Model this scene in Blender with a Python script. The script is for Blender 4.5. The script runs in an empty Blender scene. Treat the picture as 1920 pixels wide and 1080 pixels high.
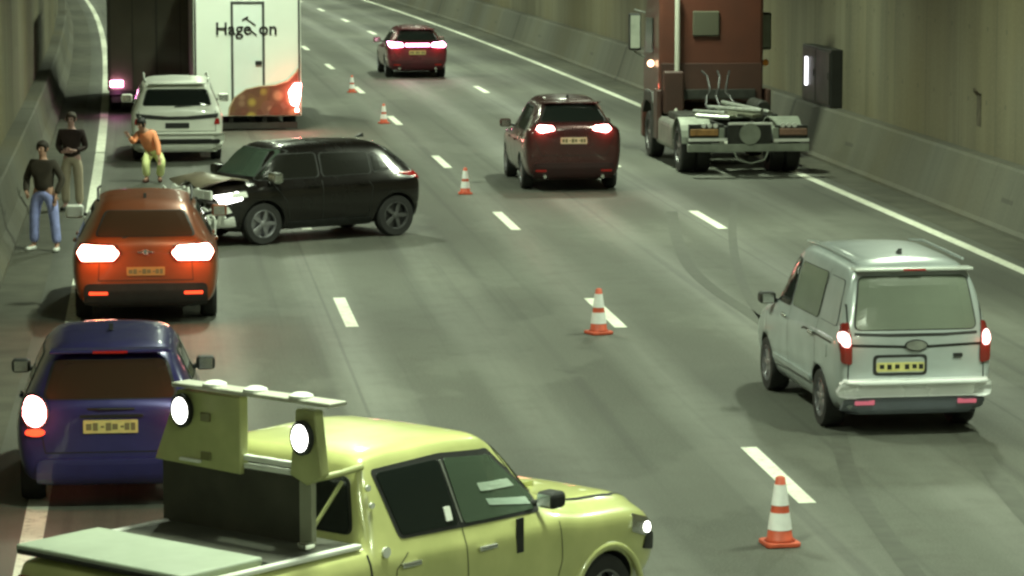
import bpy, bmesh, math, random
from mathutils import Vector, Matrix
from mathutils.bvhtree import BVHTree
random.seed(7)
R = math.radians
scene = bpy.context.scene
COL = scene.collection

# ------------------------------------------------------------------ camera
CAMZ = 5.724
cam = bpy.data.cameras.new('camera'); cam_o = bpy.data.objects.new('camera', cam); COL.objects.link(cam_o)
cam_o.location = (0, 0, CAMZ); cam_o.rotation_euler = (R(90 - 7.214), 0, 0)
cam.sensor_width = 36; cam.lens = 111.12; cam.clip_end = 2000; cam.clip_start = 0.5
scene.camera = cam_o
# ------------------------------------------------------------------ world (only reaches the tunnel through its far ends)
SUN_EL, SUN_ROT = R(40), R(200)
w = bpy.data.worlds.new('World'); scene.world = w; w.use_nodes = True
wn = w.node_tree; sky = wn.nodes.new('ShaderNodeTexSky'); sky.sky_type = 'NISHITA'; sky.sun_disc = False
sky.sun_elevation = SUN_EL; sky.sun_rotation = SUN_ROT
wn.links.new(sky.outputs[0], wn.nodes['Background'].inputs[0]); wn.nodes['Background'].inputs[1].default_value = 0.05
vs = scene.view_settings; vs.view_transform = 'Standard'; vs.look = 'None'; vs.exposure = 0.2; vs.gamma = 1; vs.use_curve_mapping = False
try:
    scene.cycles.filter_width = 2.6
except Exception: pass

# ------------------------------------------------------------------ road geometry (a gentle left hand bend)
def road_pt(s, off=0.0, z=0.0):
    n = 40; X, Y = 3.5656, 22.0; ds = s / n
    for i in range(n):
        t = (i + .5) * ds; a = heading(t)
        X -= math.sin(a) * ds; Y += math.cos(a) * ds
    a = heading(s)
    return Vector((X + off * math.cos(a), Y + off * math.sin(a), z))
def heading(s): return .110574 + 6.63378e-5 * s + .191422e-5 * s * s if s > 0 else .110574 + 6.63378e-5 * s
_lampspots = []

# ------------------------------------------------------------------ tagging and linking
def tag(o, label=None, cat=None, group=None, kind=None):
    if label: o['label'] = label
    if cat: o['category'] = cat
    if group: o['group'] = group
    if kind: o['kind'] = kind
    return o
def thing(name, label, cat, loc=(0, 0, 0), rz=0, group=None):
    o = bpy.data.objects.new(name, None); COL.objects.link(o); o.empty_display_size = .3
    o.location = loc; o.rotation_euler = (0, 0, rz)
    return tag(o, label, cat, group)
def obj(name, bm, m, parent=None, smooth=False, bevel=0, sub=0, recalc=True):
    if recalc: bmesh.ops.recalc_face_normals(bm, faces=bm.faces)
    me = bpy.data.meshes.new(name); bm.to_mesh(me); bm.free()
    for mm in (m if isinstance(m, (list, tuple)) else [m]): me.materials.append(mm)
    if smooth:
        me.polygons.foreach_set('use_smooth', [True] * len(me.polygons))
    o = bpy.data.objects.new(name, me); COL.objects.link(o)
    if parent: o.parent = parent
    if bevel:
        b = o.modifiers.new('b', 'BEVEL'); b.width = bevel; b.segments = 3; b.limit_method = 'ANGLE'; b.angle_limit = R(35)
        b.harden_normals = False
    if sub:
        q = o.modifiers.new('s', 'SUBSURF'); q.levels = sub; q.render_levels = sub
    return o
def copy_tree(o, parent=None):
    c = o.copy(); COL.objects.link(c)
    if parent: c.parent = parent
    for ch in [k for k in bpy.data.objects if k.parent == o]: copy_tree(ch, c)
    return c

# ------------------------------------------------------------------ mesh helpers
def box(bm, x, y, z, mat=None):
    v = [bm.verts.new((a, b, c)) for a in x for b in y for c in z]
    if mat is not None:
        for q in v: q.co = mat @ q.co
    for f in ((0, 1, 3, 2), (4, 6, 7, 5), (0, 4, 5, 1), (2, 3, 7, 6), (0, 2, 6, 4), (1, 5, 7, 3)):
        bm.faces.new([v[i] for i in f])
    return v
def frame_of(d):
    d = d.normalized(); u = d.cross(Vector((0, 0, 1)))
    if u.length < 1e-3: u = Vector((1, 0, 0))
    u.normalize(); return u, d.cross(u).normalized()
def tube(bm, pts, r, seg=10, caps=True):
    pts = [Vector(p) for p in pts]; rr = r if isinstance(r, (list, tuple)) else [r] * len(pts); rings = []
    for i, p in enumerate(pts):
        d = (pts[min(i + 1, len(pts) - 1)] - pts[max(i - 1, 0)])
        if i == 0: u, v = frame_of(d)
        else:
            dn = d.normalized(); u = (u - dn * u.dot(dn)).normalized(); v = dn.cross(u)
        rings.append([bm.verts.new(p + (u * math.cos(2 * math.pi * k / seg) + v * math.sin(2 * math.pi * k / seg)) * rr[i]) for k in range(seg)])
    for a, b in zip(rings, rings[1:]):
        for k in range(seg): bm.faces.new((a[k], a[(k + 1) % seg], b[(k + 1) % seg], b[k]))
    if caps:
        bm.faces.new(rings[0]); bm.faces.new(rings[-1][::-1])
def lathe(bm, prof, axis='z', seg=32, c=(0, 0, 0), caps=True):
    c = Vector(c); rings = []
    for r_, h in prof:
        ring = []
        for k in range(seg):
            a = 2 * math.pi * k / seg; x, y = r_ * math.cos(a), r_ * math.sin(a)
            co = {'z': (x, y, h), 'x': (h, x, y), 'y': (x, h, y)}[axis]
            ring.append(bm.verts.new(c + Vector(co)))
        rings.append(ring)
    for a, b in zip(rings, rings[1:]):
        for k in range(seg): bm.faces.new((a[k], a[(k + 1) % seg], b[(k + 1) % seg], b[k]))
    if caps:
        bm.faces.new(rings[0]); bm.faces.new(rings[-1][::-1])
def prism(bm, poly, axis, a, b):
    def P(p, t): return {'x': (t, p[0], p[1]), 'y': (p[0], t, p[1]), 'z': (p[0], p[1], t)}[axis]
    A = [bm.verts.new(P(p, a)) for p in poly]; B = [bm.verts.new(P(p, b)) for p in poly]
    n = len(poly)
    for i in range(n): bm.faces.new((A[i], A[(i + 1) % n], B[(i + 1) % n], B[i]))
    bm.faces.new(A); bm.faces.new(B[::-1])

# ------------------------------------------------------------------ materials
def mat(name, col, rough=.5, metal=0., coat=0., var=.0, vscale=3., spec=.5, bump=0., bscale=30., dirt=None):
    m = bpy.data.materials.new(name); m.use_nodes = True; nt = m.node_tree; b = nt.nodes['Principled BSDF']
    b.inputs['Base Color'].default_value = (*col, 1); b.inputs['Roughness'].default_value = rough
    b.inputs['Metallic'].default_value = metal; b.inputs['Coat Weight'].default_value = coat; b.inputs['Coat Roughness'].default_value = .06
    b.inputs['Specular IOR Level'].default_value = spec
    tc = nt.nodes.new('ShaderNodeTexCoord')
    if var:
        n = nt.nodes.new('ShaderNodeTexNoise'); n.inputs['Scale'].default_value = vscale; n.inputs['Detail'].default_value = 6
        nt.links.new(tc.outputs['Object'], n.inputs['Vector'])
        r = nt.nodes.new('ShaderNodeValToRGB'); r.color_ramp.elements[0].position = .3; r.color_ramp.elements[1].position = .7
        d = dirt or tuple(c * (1 - var) for c in col)
        r.color_ramp.elements[0].color = (*[c * (1 - var) + dd * 0 for c, dd in zip(col, d)], 1) if dirt is None else (*[c * (1 - var) + dd * var for c, dd in zip(col, d)], 1)
        r.color_ramp.elements[1].color = (*col, 1)
        nt.links.new(n.outputs['Fac'], r.inputs[0]); nt.links.new(r.outputs[0], b.inputs['Base Color'])
        mr = nt.nodes.new('ShaderNodeMapRange'); mr.inputs['To Min'].default_value = rough + .12; mr.inputs['To Max'].default_value = max(rough - .05, .03)
        nt.links.new(n.outputs['Fac'], mr.inputs[0]); nt.links.new(mr.outputs[0], b.inputs['Roughness'])
    if bump:
        n = nt.nodes.new('ShaderNodeTexNoise'); n.inputs['Scale'].default_value = bscale; n.inputs['Detail'].default_value = 4
        nt.links.new(tc.outputs['Object'], n.inputs['Vector'])
        bp = nt.nodes.new('ShaderNodeBump'); bp.inputs['Strength'].default_value = bump; bp.inputs['Distance'].default_value = .02
        nt.links.new(n.outputs['Fac'], bp.inputs['Height']); nt.links.new(bp.outputs[0], b.inputs['Normal'])
    return m
def emit(name, col, strength, base=(.3, .02, .02)):
    m = mat(name, base, .2); b = m.node_tree.nodes['Principled BSDF']
    b.inputs['Emission Color'].default_value = (*col, 1); b.inputs['Emission Strength'].default_value = strength
    return m
def noise(nt, vec, scale, detail=5, rough=.55, sx=1, sy=1):
    mp = nt.nodes.new('ShaderNodeMapping'); mp.inputs['Scale'].default_value = (sx, sy, 1); nt.links.new(vec, mp.inputs['Vector'])
    n = nt.nodes.new('ShaderNodeTexNoise'); n.inputs['Scale'].default_value = scale; n.inputs['Detail'].default_value = detail; n.inputs['Roughness'].default_value = rough
    nt.links.new(mp.outputs[0], n.inputs['Vector']); return n.outputs['Fac']
def ramp(nt, fac, stops):
    r = nt.nodes.new('ShaderNodeValToRGB'); e = r.color_ramp.elements
    while len(e) < len(stops): e.new(.5)
    for k, (p, c) in enumerate(stops):
        e[k].position = p; e[k].color = (c, c, c, 1) if not isinstance(c, tuple) else (*c, 1)
    nt.links.new(fac, r.inputs[0]); return r.outputs[0]
def mix(nt, a, b, fac, mode='MIX'):
    m = nt.nodes.new('ShaderNodeMix'); m.data_type = 'RGBA'; m.blend_type = mode
    for sock, v in ((m.inputs[6], a), (m.inputs[7], b), (m.inputs[0], fac)):
        if hasattr(v, 'links'): nt.links.new(v, sock)
        elif isinstance(v, tuple): sock.default_value = (*v, 1)
        else: sock.default_value = v
    return m.outputs[2]
def math_(nt, op, a, b=0.):
    m = nt.nodes.new('ShaderNodeMath'); m.operation = op
    for i, v in enumerate((a, b)):
        if hasattr(v, 'links'): nt.links.new(v, m.inputs[i])
        else: m.inputs[i].default_value = v
    return m.outputs[0]

def concrete_mat(name, base, joints=2.5, dark=.55):
    m = bpy.data.materials.new(name); m.use_nodes = True; nt = m.node_tree; b = nt.nodes['Principled BSDF']
    uv = nt.nodes.new('ShaderNodeUVMap'); uv.uv_map = 'UVMap'; U = uv.outputs[0]
    sp = nt.nodes.new('ShaderNodeSeparateXYZ'); nt.links.new(U, sp.inputs[0])
    big = noise(nt, U, .22, 3, .5, 1, .6)
    streak = noise(nt, U, 1.0, 6, .6, 1.4, .12)
    streak2 = noise(nt, U, 1.0, 5, .6, 7, .25)
    fine = noise(nt, U, 14, 5, .7)
    c = mix(nt, base, tuple(q * dark for q in base), ramp(nt, streak, [(.35, 0.), (.72, 1.)]))
    c = mix(nt, c, (base[0] * .75, base[1] * .66, base[2] * .45), ramp(nt, big, [(.42, 0.), (.68, .75)]))
    c = mix(nt, c, tuple(q * .45 for q in base), ramp(nt, streak2, [(.58, 0.), (.78, .75)]))
    c = mix(nt, c, tuple(min(1, q * 1.35) for q in base), ramp(nt, fine, [(.5, 0.), (.8, .5)]))
    # cast joints and tie holes
    fr = math_(nt, 'FRACT', math_(nt, 'DIVIDE', sp.outputs[0], joints))
    jl = math_(nt, 'LESS_THAN', fr, .012)
    c = mix(nt, c, tuple(q * .3 for q in base), math_(nt, 'MULTIPLY', jl, .75))
    zf = math_(nt, 'FRACT', math_(nt, 'DIVIDE', sp.outputs[1], 1.3))
    hx = math_(nt, 'ABSOLUTE', math_(nt, 'SUBTRACT', math_(nt, 'FRACT', math_(nt, 'DIVIDE', sp.outputs[0], joints / 2)), .5))
    hz = math_(nt, 'ABSOLUTE', math_(nt, 'SUBTRACT', zf, .5))
    hole = math_(nt, 'MULTIPLY', math_(nt, 'LESS_THAN', hx, .03), math_(nt, 'LESS_THAN', hz, .03))
    c = mix(nt, c, (.02, .02, .015), math_(nt, 'MULTIPLY', hole, .45))
    nt.links.new(c, b.inputs['Base Color']); b.inputs['Roughness'].default_value = .8
    bp = nt.nodes.new('ShaderNodeBump'); bp.inputs['Strength'].default_value = .35; bp.inputs['Distance'].default_value = .01
    nt.links.new(math_(nt, 'SUBTRACT', fine, math_(nt, 'ADD', jl, hole)), bp.inputs['Height']); nt.links.new(bp.outputs[0], b.inputs['Normal'])
    return m
def asphalt_mat():
    m = bpy.data.materials.new('asphalt'); m.use_nodes = True; nt = m.node_tree; b = nt.nodes['Principled BSDF']
    uv = nt.nodes.new('ShaderNodeUVMap'); uv.uv_map = 'UVMap'; U = uv.outputs[0]
    sp = nt.nodes.new('ShaderNodeSeparateXYZ'); nt.links.new(U, sp.inputs[0])
    grain = noise(nt, U, 45, 4, .7); mid = noise(nt, U, 2.2, 6, .65); big = noise(nt, U, .16, 4, .5, .6, 1.6)
    lanes = math_(nt, 'COSINE', math_(nt, 'MULTIPLY', math_(nt, 'ADD', sp.outputs[1], .12), 2 * math.pi / 1.75))
    lf = math_(nt, 'MULTIPLY_ADD', lanes, .5); lf.node.inputs[2].default_value = .5
    wear = math_(nt, 'MULTIPLY', lf, noise(nt, U, 1, 5, .6, .05, 1.2))
    c = mix(nt, (.084, .090, .072), (.044, .046, .035), ramp(nt, big, [(.35, 0.), (.65, 1.)]))
    c = mix(nt, c, (.112, .118, .098), ramp(nt, wear, [(.2, 0.), (.6, .8)]))
    c = mix(nt, c, (.048, .046, .035), ramp(nt, mid, [(.48, 0.), (.72, .6)]))
    c = mix(nt, c, (.18, .185, .16), ramp(nt, grain, [(.5, 0.), (.72, .55)]))
    c = mix(nt, c, (.03, .03, .025), ramp(nt, noise(nt, U, 1, 3, .5, .03, 3.3), [(.56, 0.), (.68, .5)]))
    
    pt = noise(nt, U, .35, 5, .6, .5, 1.0)
    c = mix(nt, c, (.125, .13, .108), ramp(nt, pt, [(.56, 0.), (.60, .30)]))
    c = mix(nt, c, (.028, .027, .022), ramp(nt, noise(nt, U, 1.6, 7, .8), [(.64, 0.), (.72, .65)]))
    lj = math_(nt, 'LESS_THAN', math_(nt, 'ABSOLUTE', math_(nt, 'SUBTRACT', math_(nt, 'ABSOLUTE', math_(nt, 'ADD', sp.outputs[1], .25)), 3.5)), .02)
    c = mix(nt, c, (.03, .03, .024), math_(nt, 'MULTIPLY', lj, .55))
    nt.links.new(c, b.inputs['Base Color'])
    rr = ramp(nt, wear, [(.1, .78), (.7, .52)]); nt.links.new(rr, b.inputs['Roughness'])
    bp = nt.nodes.new('ShaderNodeBump'); bp.inputs['Strength'].default_value = .4; bp.inputs['Distance'].default_value = .006
    nt.links.new(grain, bp.inputs['Height']); nt.links.new(bp.outputs[0], b.inputs['Normal'])
    return m
def paintline_mat():
    m = bpy.data.materials.new('line_paint'); m.use_nodes = True; nt = m.node_tree; b = nt.nodes['Principled BSDF']
    tc = nt.nodes.new('ShaderNodeTexCoord')
    n1 = noise(nt, tc.outputs['Object'], 9, 6, .75); n2 = noise(nt, tc.outputs['Object'], 1.2, 3, .5)
    c = mix(nt, (.80, .82, .70), (.30, .31, .25), ramp(nt, n1, [(.5, 0.), (.66, .85)]))
    c = mix(nt, c, (.55, .57, .46), ramp(nt, n2, [(.45, 0.), (.7, .6)]))
    nt.links.new(c, b.inputs['Base Color']); b.inputs['Roughness'].default_value = .55
    return m
M_ASPH = asphalt_mat(); M_LINE = paintline_mat()
M_WALL = concrete_mat('wall_concrete', (.150, .140, .090)); M_BARR = concrete_mat('barrier_concrete', (.098, .098, .075), 24.0, .7)
M_CEIL = concrete_mat('ceiling_concrete', (.10, .10, .08), 5.0)
M_GUT = mat('gutter_concrete', (.085, .085, .062), .8, var=.4, vscale=1.5, bump=.3)
M_RUB = mat('tyre_rubber', (.018, .018, .017), .75, var=.3, vscale=6)
M_RIM = mat('rim_alloy', (.42, .42, .44), .32, .85, var=.25, vscale=12)
M_RIMD = mat('rim_dark', (.14, .14, .14), .4, .6, var=.3, vscale=12)
M_PLAS = mat('black_plastic', (.018, .019, .018), .55, var=.35, vscale=8)
M_GLASS = mat('tinted_glass', (.012, .016, .014), .06, spec=.8, var=.0)
M_GLASSG = mat('green_glass', (.055, .08, .06), .12, spec=.8, var=.3, vscale=1.5)
M_STEEL = mat('galvanised_steel', (.40, .42, .38), .4, .7, var=.4, vscale=9)
M_CHROME = mat('polished_steel', (.75, .76, .72), .18, 1.0, var=.15, vscale=20)
M_PLATE = mat('plate_yellow', (.62, .58, .22), .45, var=.2, vscale=20)
M_SMUDGE = mat('faded_ink', (.16, .15, .07), .6)
M_INK = mat('black_ink', (.012, .013, .012), .5)
M_RED = mat('red_lens', (.35, .015, .012), .15, coat=.5)
M_AMB = mat('amber_lens', (.75, .25, .02), .2, coat=.5)
M_GREASE = mat('dark_chassis', (.035, .036, .03), .55, .2, var=.5, vscale=5, bump=.3)
M_WHITE = mat('white_plastic', (.78, .8, .74), .4, var=.15, vscale=5)

# ------------------------------------------------------------------ swept setting
def sweep(name, prof, s0, s1, ds, m, closed=False, smooth=False, uvmode='prof'):
    """prof: list of (off, z); grid swept along the bend; UV = (s, length along profile)"""
    bm = bmesh.new(); uvl = bm.loops.layers.uv.new('UVMap'); n = int(round((s1 - s0) / ds)); rows = []
    d = [0.]
    for a, b in zip(prof, prof[1:]): d.append(d[-1] + math.hypot(b[0] - a[0], b[1] - a[1]))
    if uvmode == 'off': d = [p[0] for p in prof]
    if uvmode == 'z': d = [p[1] for p in prof]
    for i in range(n + 1):
        s = s0 + (s1 - s0) * i / n; c = road_pt(s); a = heading(s)
        rows.append((s, [bm.verts.new((c.x + o * math.cos(a), c.y + o * math.sin(a), z)) for o, z in prof]))
    k = len(prof)
    for (sa, A), (sb, B) in zip(rows, rows[1:]):
        for j in range(k if closed else k - 1):
            q = (j + 1) % k; f = bm.faces.new((A[j], A[q], B[q], B[j]))
            for l, u in zip(f.loops, ((sa, d[j]), (sa, d[q]), (sb, d[q]), (sb, d[j]))): l[uvl].uv = u
    if closed:
        bm.faces.new(rows[0][1]); bm.faces.new(rows[-1][1][::-1])
    return obj(name, bm, m, recalc=closed, smooth=smooth)
S0, S1 = -60, 330
tag(sweep('road', [(o, 0) for o in (-8.3, -4, 0, 4, 8.0)], S0, S1, 3, M_ASPH, uvmode='off'), kind='structure')
tag(sweep('ground', [(-60, -.3), (60, -.3)], S0 - 20, S1 + 20, 10, M_GUT), kind='structure')
tag(sweep('gutter', [(7.25, .004), (7.96, .004)], S0, S1, 3, M_GUT), kind='structure')
tag(sweep('gutter', [(-8.3, .004), (-7.65, .004)], S0, S1, 3, M_GUT), kind='structure')
tag(sweep('edge_line', [(6.81, .004), (7.01, .004)], S0, S1, 2, M_LINE), kind='structure')
tag(sweep('edge_line', [(-7.265, .004), (-7.065, .004)], S0, S1, 2, M_LINE), kind='structure')
def dash(s, off, L=3.0, W=.17):
    tag(sweep('lane_marking', [(off - W / 2, .005), (off + W / 2, .005)], s - L / 2, s + L / 2, 1, M_LINE), kind='structure')
SB = 8.686
for k in range(-2, 20):
    dash(SB + 12 * k, 0)
    dash(SB - .2 + 12 * k, 3.5)
    dash(SB + .45 + 12 * k, -3.5)
# barriers and walls
tag(sweep('concrete_barrier', [(7.96, -.1), (7.96, .06), (8.02, .12), (8.30, 1.00), (8.34, 1.05), (8.62, 1.05), (8.62, -.1)], S0, S1, 3, M_BARR, closed=True),
    'low sloped concrete barrier along the foot of the right tunnel wall', 'barrier')
tag(sweep('concrete_barrier', [(-8.28, -.1), (-8.28, .08), (-8.42, .32), (-8.55, .92), (-8.58, .95), (-8.9, .95), (-8.9, -.1)], S0, S1, 3, M_BARR, closed=True),
    'low concrete barrier along the left tunnel wall behind the standing people', 'barrier')
tag(sweep('tunnel_wall', [(8.6, 1.0), (8.6, 7.3), (9.2, 7.3), (9.2, 1.0)], S0, S1, 3, M_WALL, closed=True, uvmode='z'),
    'stained olive grey concrete tunnel wall on the right side', 'wall')
tag(sweep('tunnel_wall', [(-8.88, .9), (-8.88, 7.3), (-9.5, 7.3), (-9.5, .9)], S0, S1, 3, M_WALL, closed=True, uvmode='z'),
    'brownish stained concrete tunnel wall on the left side', 'wall')
tag(sweep('ceiling', [(-9.3, 7.0), (9.0, 7.0), (9.0, 7.25), (-9.3, 7.25)], S0, S1, 6, M_CEIL, closed=True), kind='structure')


# ceiling luminaires
LAMP_COL = (.85, 1.0, .72)
M_TUBE = emit('lamp_tube', LAMP_COL, 14, (.8, .8, .7))
def ceiling_lamp(s, off, e, first=[None]):
    p = road_pt(s, off, 6.86); rz = heading(s)
    if first[0] is None:
        t = thing('ceiling_lamp', 'long tunnel lamp fixed under the ceiling above the lanes', 'lamp', p, rz, 'lamps along the tunnel ceiling')
        bm = bmesh.new(); box(bm, (-.16, .16), (-.9, .9), (.02, .13)); obj('housing', bm, M_STEEL, t)
        bm = bmesh.new(); box(bm, (-.10, .10), (-.8, .8), (-.02, .015)); obj('tube', bm, M_TUBE, t)
        first[0] = t
    else:
        t = copy_tree(first[0]); t.location = p; t.rotation_euler = (0, 0, rz)
    l = bpy.data.lights.new('lamp_light', 'AREA'); l.shape = 'RECTANGLE'; l.size = .28; l.size_y = 1.5; l.energy = e; l.color = LAMP_COL; l.spread = R(150)
    lo = bpy.data.objects.new('lamp_light', l); COL.objects.link(lo); lo.parent = t; lo.location = (0, 0, -.06)
LE = 265
for i in range(-2, 20):
    ceiling_lamp(1.5 + i * 12.0, -3.9, LE); ceiling_lamp(7.0 + i * 12.0, 3.9, LE)

# ------------------------------------------------------------------ car shell
def pchip(xs, ys, x):
    n = len(xs)
    if x <= xs[0]: return ys[0]
    if x >= xs[-1]: return ys[-1]
    h = [xs[i + 1] - xs[i] for i in range(n - 1)]; d = [(ys[i + 1] - ys[i]) / h[i] for i in range(n - 1)]
    def sl(i):
        if i == 0: return d[0]
        if i == n - 1: return d[-1]
        if d[i - 1] * d[i] <= 0: return 0
        w1 = 2 * h[i] + h[i - 1]; w2 = h[i] + 2 * h[i - 1]; return (w1 + w2) / (w1 / d[i - 1] + w2 / d[i])
    i = max(k for k in range(n - 1) if xs[k] <= x); t = (x - xs[i]) / h[i]; m0, m1 = sl(i) * h[i], sl(i + 1) * h[i]
    t2, t3 = t * t, t * t * t
    return (2 * t3 - 3 * t2 + 1) * ys[i] + (t3 - 2 * t2 + t) * m0 + (-2 * t3 + 3 * t2) * ys[i + 1] + (t3 - t2) * m1
def chaikin(p):
    o = [p[0]]
    for a, b in zip(p, p[1:]):
        o.append((a[0] * .75 + b[0] * .25, a[1] * .75 + b[1] * .25)); o.append((a[0] * .25 + b[0] * .75, a[1] * .25 + b[1] * .75))
    o.append(p[-1]); return o
def shell(rows, bulge=1.02, crown=.035, round_=.10, edge=.86):
    """rows: (y, zb, zbelt, ztop, wb, wbelt, wtop), rear to front"""
    ys = [r[0] for r in rows]; L = ys[-1] - ys[0]
    st = set()
    for a, b in zip(ys, ys[1:]):
        n = max(2, int((b - a) / .055))
        for i in range(n + 1): st.add(round(a + (b - a) * i / n, 5))
    st = sorted(st); bm = bmesh.new(); rings = []
    for y in st:
        zb, zl, zt, wb, wl, wt = [pchip(ys, [r[k] for r in rows], y) for k in range(1, 7)]
        gh = zt - zl
        rr = min(round_, max(gh * .45, .01))
        half = [(0, zb), (wb * .86, zb), (wb, zb + min(.10, (zl - zb) * .25)), (wl * bulge, zb + .48 * (zl - zb)), (wl * bulge, zl - min(.10, (zl - zb) * .25)), (wl * .975, zl),
                (wt + (wl * .975 - wt) * .12, zt - rr), (wt * edge, zt - .0), (wt * .5, zt + crown * .75), (0, zt + crown)]
        half = chaikin(chaikin(half))
        ring = [bm.verts.new((x, y, z)) for x, z in half] + [bm.verts.new((-x, y, z)) for x, z in half[-2:0:-1]]
        rings.append(ring)
    n = len(rings[0])
    for a, b in zip(rings, rings[1:]):
        for k in range(n): bm.faces.new((a[k], b[k], b[(k + 1) % n], a[(k + 1) % n]))
    for ring, s in ((rings[0], 1), (rings[-1], -1)):
        c = sum((v.co for v in ring), Vector()) / n
        inner = [bm.verts.new(c + (v.co - c) * .5 ) for v in ring]; cc = bm.verts.new(c)
        for k in range(n):
            q = (k + 1) % n
            bm.faces.new((ring[k], ring[q], inner[q], inner[k]) if s > 0 else (ring[q], ring[k], inner[k], inner[q]))
            bm.faces.new((inner[k], inner[q], cc) if s > 0 else (inner[q], inner[k], cc))
    bmesh.ops.recalc_face_normals(bm, faces=bm.faces)
    return bm
DEP = None
def body(name, bm, m, parent, arches=(), halfw=.9, depth=.30, smooth=True):
    """shell with real wheel wells cut out; arches: (y, z, r)"""
    bvh = BVHTree.FromBMesh(bm)
    o = obj(name, bm, [m, M_PLAS], parent, smooth=smooth, recalc=False)
    if arches:
        cb = bmesh.new()
        for (y, z, r) in arches:
            for s in (-1, 1):
                lathe(cb, [(r, s * (halfw - depth)), (r, s * (halfw + .3))], 'x', 36, (0, y, z))
        bmesh.ops.recalc_face_normals(cb, faces=cb.faces)
        cme = bpy.data.meshes.new('cut'); cb.to_mesh(cme); cb.free(); co = bpy.data.objects.new('cut', cme); COL.objects.link(co)
        md = o.modifiers.new('cut', 'BOOLEAN'); md.operation = 'DIFFERENCE'; md.object = co; md.solver = 'EXACT'
        old = o.matrix_world.copy(); par = o.parent; o.parent = None
        dg = bpy.context.evaluated_depsgraph_get(); dg.update()
        me = bpy.data.meshes.new_from_object(o.evaluated_get(dg)); o.modifiers.clear(); o.data = me; o.parent = par
        bpy.data.objects.remove(co)
        for p in me.polygons:
            c = p.center; inside = False
            for (y, z, r) in arches:
                d = math.hypot(c.y - y, c.z - z)
                if d < r + .012 and abs(c.x) < halfw + .05 and (abs(d - r) < .02 and abs(p.normal.x) < .3 or abs(abs(c.x) - (halfw - depth)) < .01): inside = True
            p.material_index = 1 if inside else 0
            if inside: p.use_smooth = False
    return o, bvh
VIEW = {'B': (lambda a, b: Vector((a, -9, b)), Vector((0, 1, 0))), 'F': (lambda a, b: Vector((a, 9, b)), Vector((0, -1, 0))),
        'L': (lambda a, b: Vector((-9, a, b)), Vector((1, 0, 0))), 'R': (lambda a, b: Vector((9, a, b)), Vector((-1, 0, 0))),
        'T': (lambda a, b: Vector((a, b, 9)), Vector((0, 0, -1)))}
def outline(poly, r=.03, seg=.05):
    n = len(poly); pts = []
    for i in range(n):
        p0, p1, p2 = Vector(poly[i - 1]), Vector(poly[i]), Vector(poly[(i + 1) % n])
        a, b = (p0 - p1), (p2 - p1); ra = min(r, a.length * .45, b.length * .45)
        if ra < 1e-4: pts.append(p1); continue
        A, B = p1 + a.normalized() * ra, p1 + b.normalized() * ra
        for t in (0, .25, .5, .75, 1): pts.append(A * (1 - t) ** 2 + p1 * 2 * t * (1 - t) + B * t * t)
    out = []
    for a, b in zip(pts, pts[1:] + pts[:1]):
        k = max(1, int((b - a).length / seg))
        for i in range(k): out.append(a + (b - a) * i / k)
    return out
def patch(name, bvh, poly, view, m, parent, off=.006, r=.03, rings=6, skirt=.03, bm=None, keep=False, seg=.05):
    org, d = VIEW[view]; pts = outline(poly, r, seg); c = sum(pts, Vector((0, 0))) / len(pts)
    own = bm is None
    if own: bm = bmesh.new()
    def hit(p, o_):
        q, nrm, _, _ = bvh.ray_cast(org(p.x, p.y), d)
        if q is None:
            for t in range(1, 21):
                e = p * (1 - t / 20) + c * (t / 20); q, nrm, _, _ = bvh.ray_cast(org(e.x, e.y), d)
                if q is not None: break
        if nrm.dot(d) > 0: nrm = -nrm
        return q + nrm * o_
    prev = None; cv = bm.verts.new(hit(c, off)); n = len(pts); last = None
    for k in range(1, rings + 1):
        ring = [bm.verts.new(hit(c + (p - c) * (k / rings), off)) for p in pts]
        if prev is None:
            for i in range(n): bm.faces.new((cv, ring[i], ring[(i + 1) % n]))
        else:
            for i in range(n): bm.faces.new((prev[i], ring[i], ring[(i + 1) % n], prev[(i + 1) % n]))
        prev = ring
    if skirt:
        sk = [bm.verts.new(v.co + d * (skirt + off)) for v in prev]
        for i in range(n): bm.faces.new((prev[i], sk[i], sk[(i + 1) % n], prev[(i + 1) % n]))
    if not own or keep: return bm
    return obj(name, bm, m, parent, smooth=False if off > .02 else False)
def rect(x0, x1, z0, z1): return [(x0, z0), (x1, z0), (x1, z1), (x0, z1)]
def disc(cx, cz, rx, rz, n=20): return [(cx + rx * math.cos(2 * math.pi * i / n), cz + rz * math.sin(2 * math.pi * i / n)) for i in range(n)]
def mir(poly): return [(-a, b) for a, b in poly][::-1]

def wheel(parent, x, y, r, side, w=.22, rimm=None, spokes=5, name='wheel'):
    """side -1 left, +1 right; outer face at x"""
    bm = bmesh.new(); rr = r * .66
    lathe(bm, [(rr, -w / 2), (r * .93, -w / 2), (r * .985, -w / 2 + .03), (r, -w * .25), (r, w * .25), (r * .985, w / 2 - .03), (r * .93, w / 2), (rr, w / 2), (rr, -w / 2)], 'x', 36, (0, 0, 0), caps=False)
    o = obj(name, bm, M_RUB, parent, smooth=False, bevel=0); o.location = (x - side * w / 2, y, r)
    bm = bmesh.new()
    lathe(bm, [(rr, side * w * .48), (rr * .93, side * w * .5), (rr * .90, side * w * .2)], 'x', 36, caps=False)
    lathe(bm, [(rr * .95, 0), (rr * .1, side * .02)], 'x', 24, caps=False)
    lathe(bm, [(rr * .22, side * w * .2), (rr * .22, side * w * .44), (rr * .12, side * w * .47)], 'x', 20)
    for k in range(spokes):
        a = 2 * math.pi * k / spokes + .3; mt = Matrix.Rotation(a, 4, 'X')
        wd = rr * .13
        xs = sorted((side * w * .28, side * w * .42))
        box(bm, xs, (-wd, wd), (rr * .12, rr * .95), mt)
    obj('rim', bm, rimm or M_RIM, o, smooth=False, bevel=.004)
    return o
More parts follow.
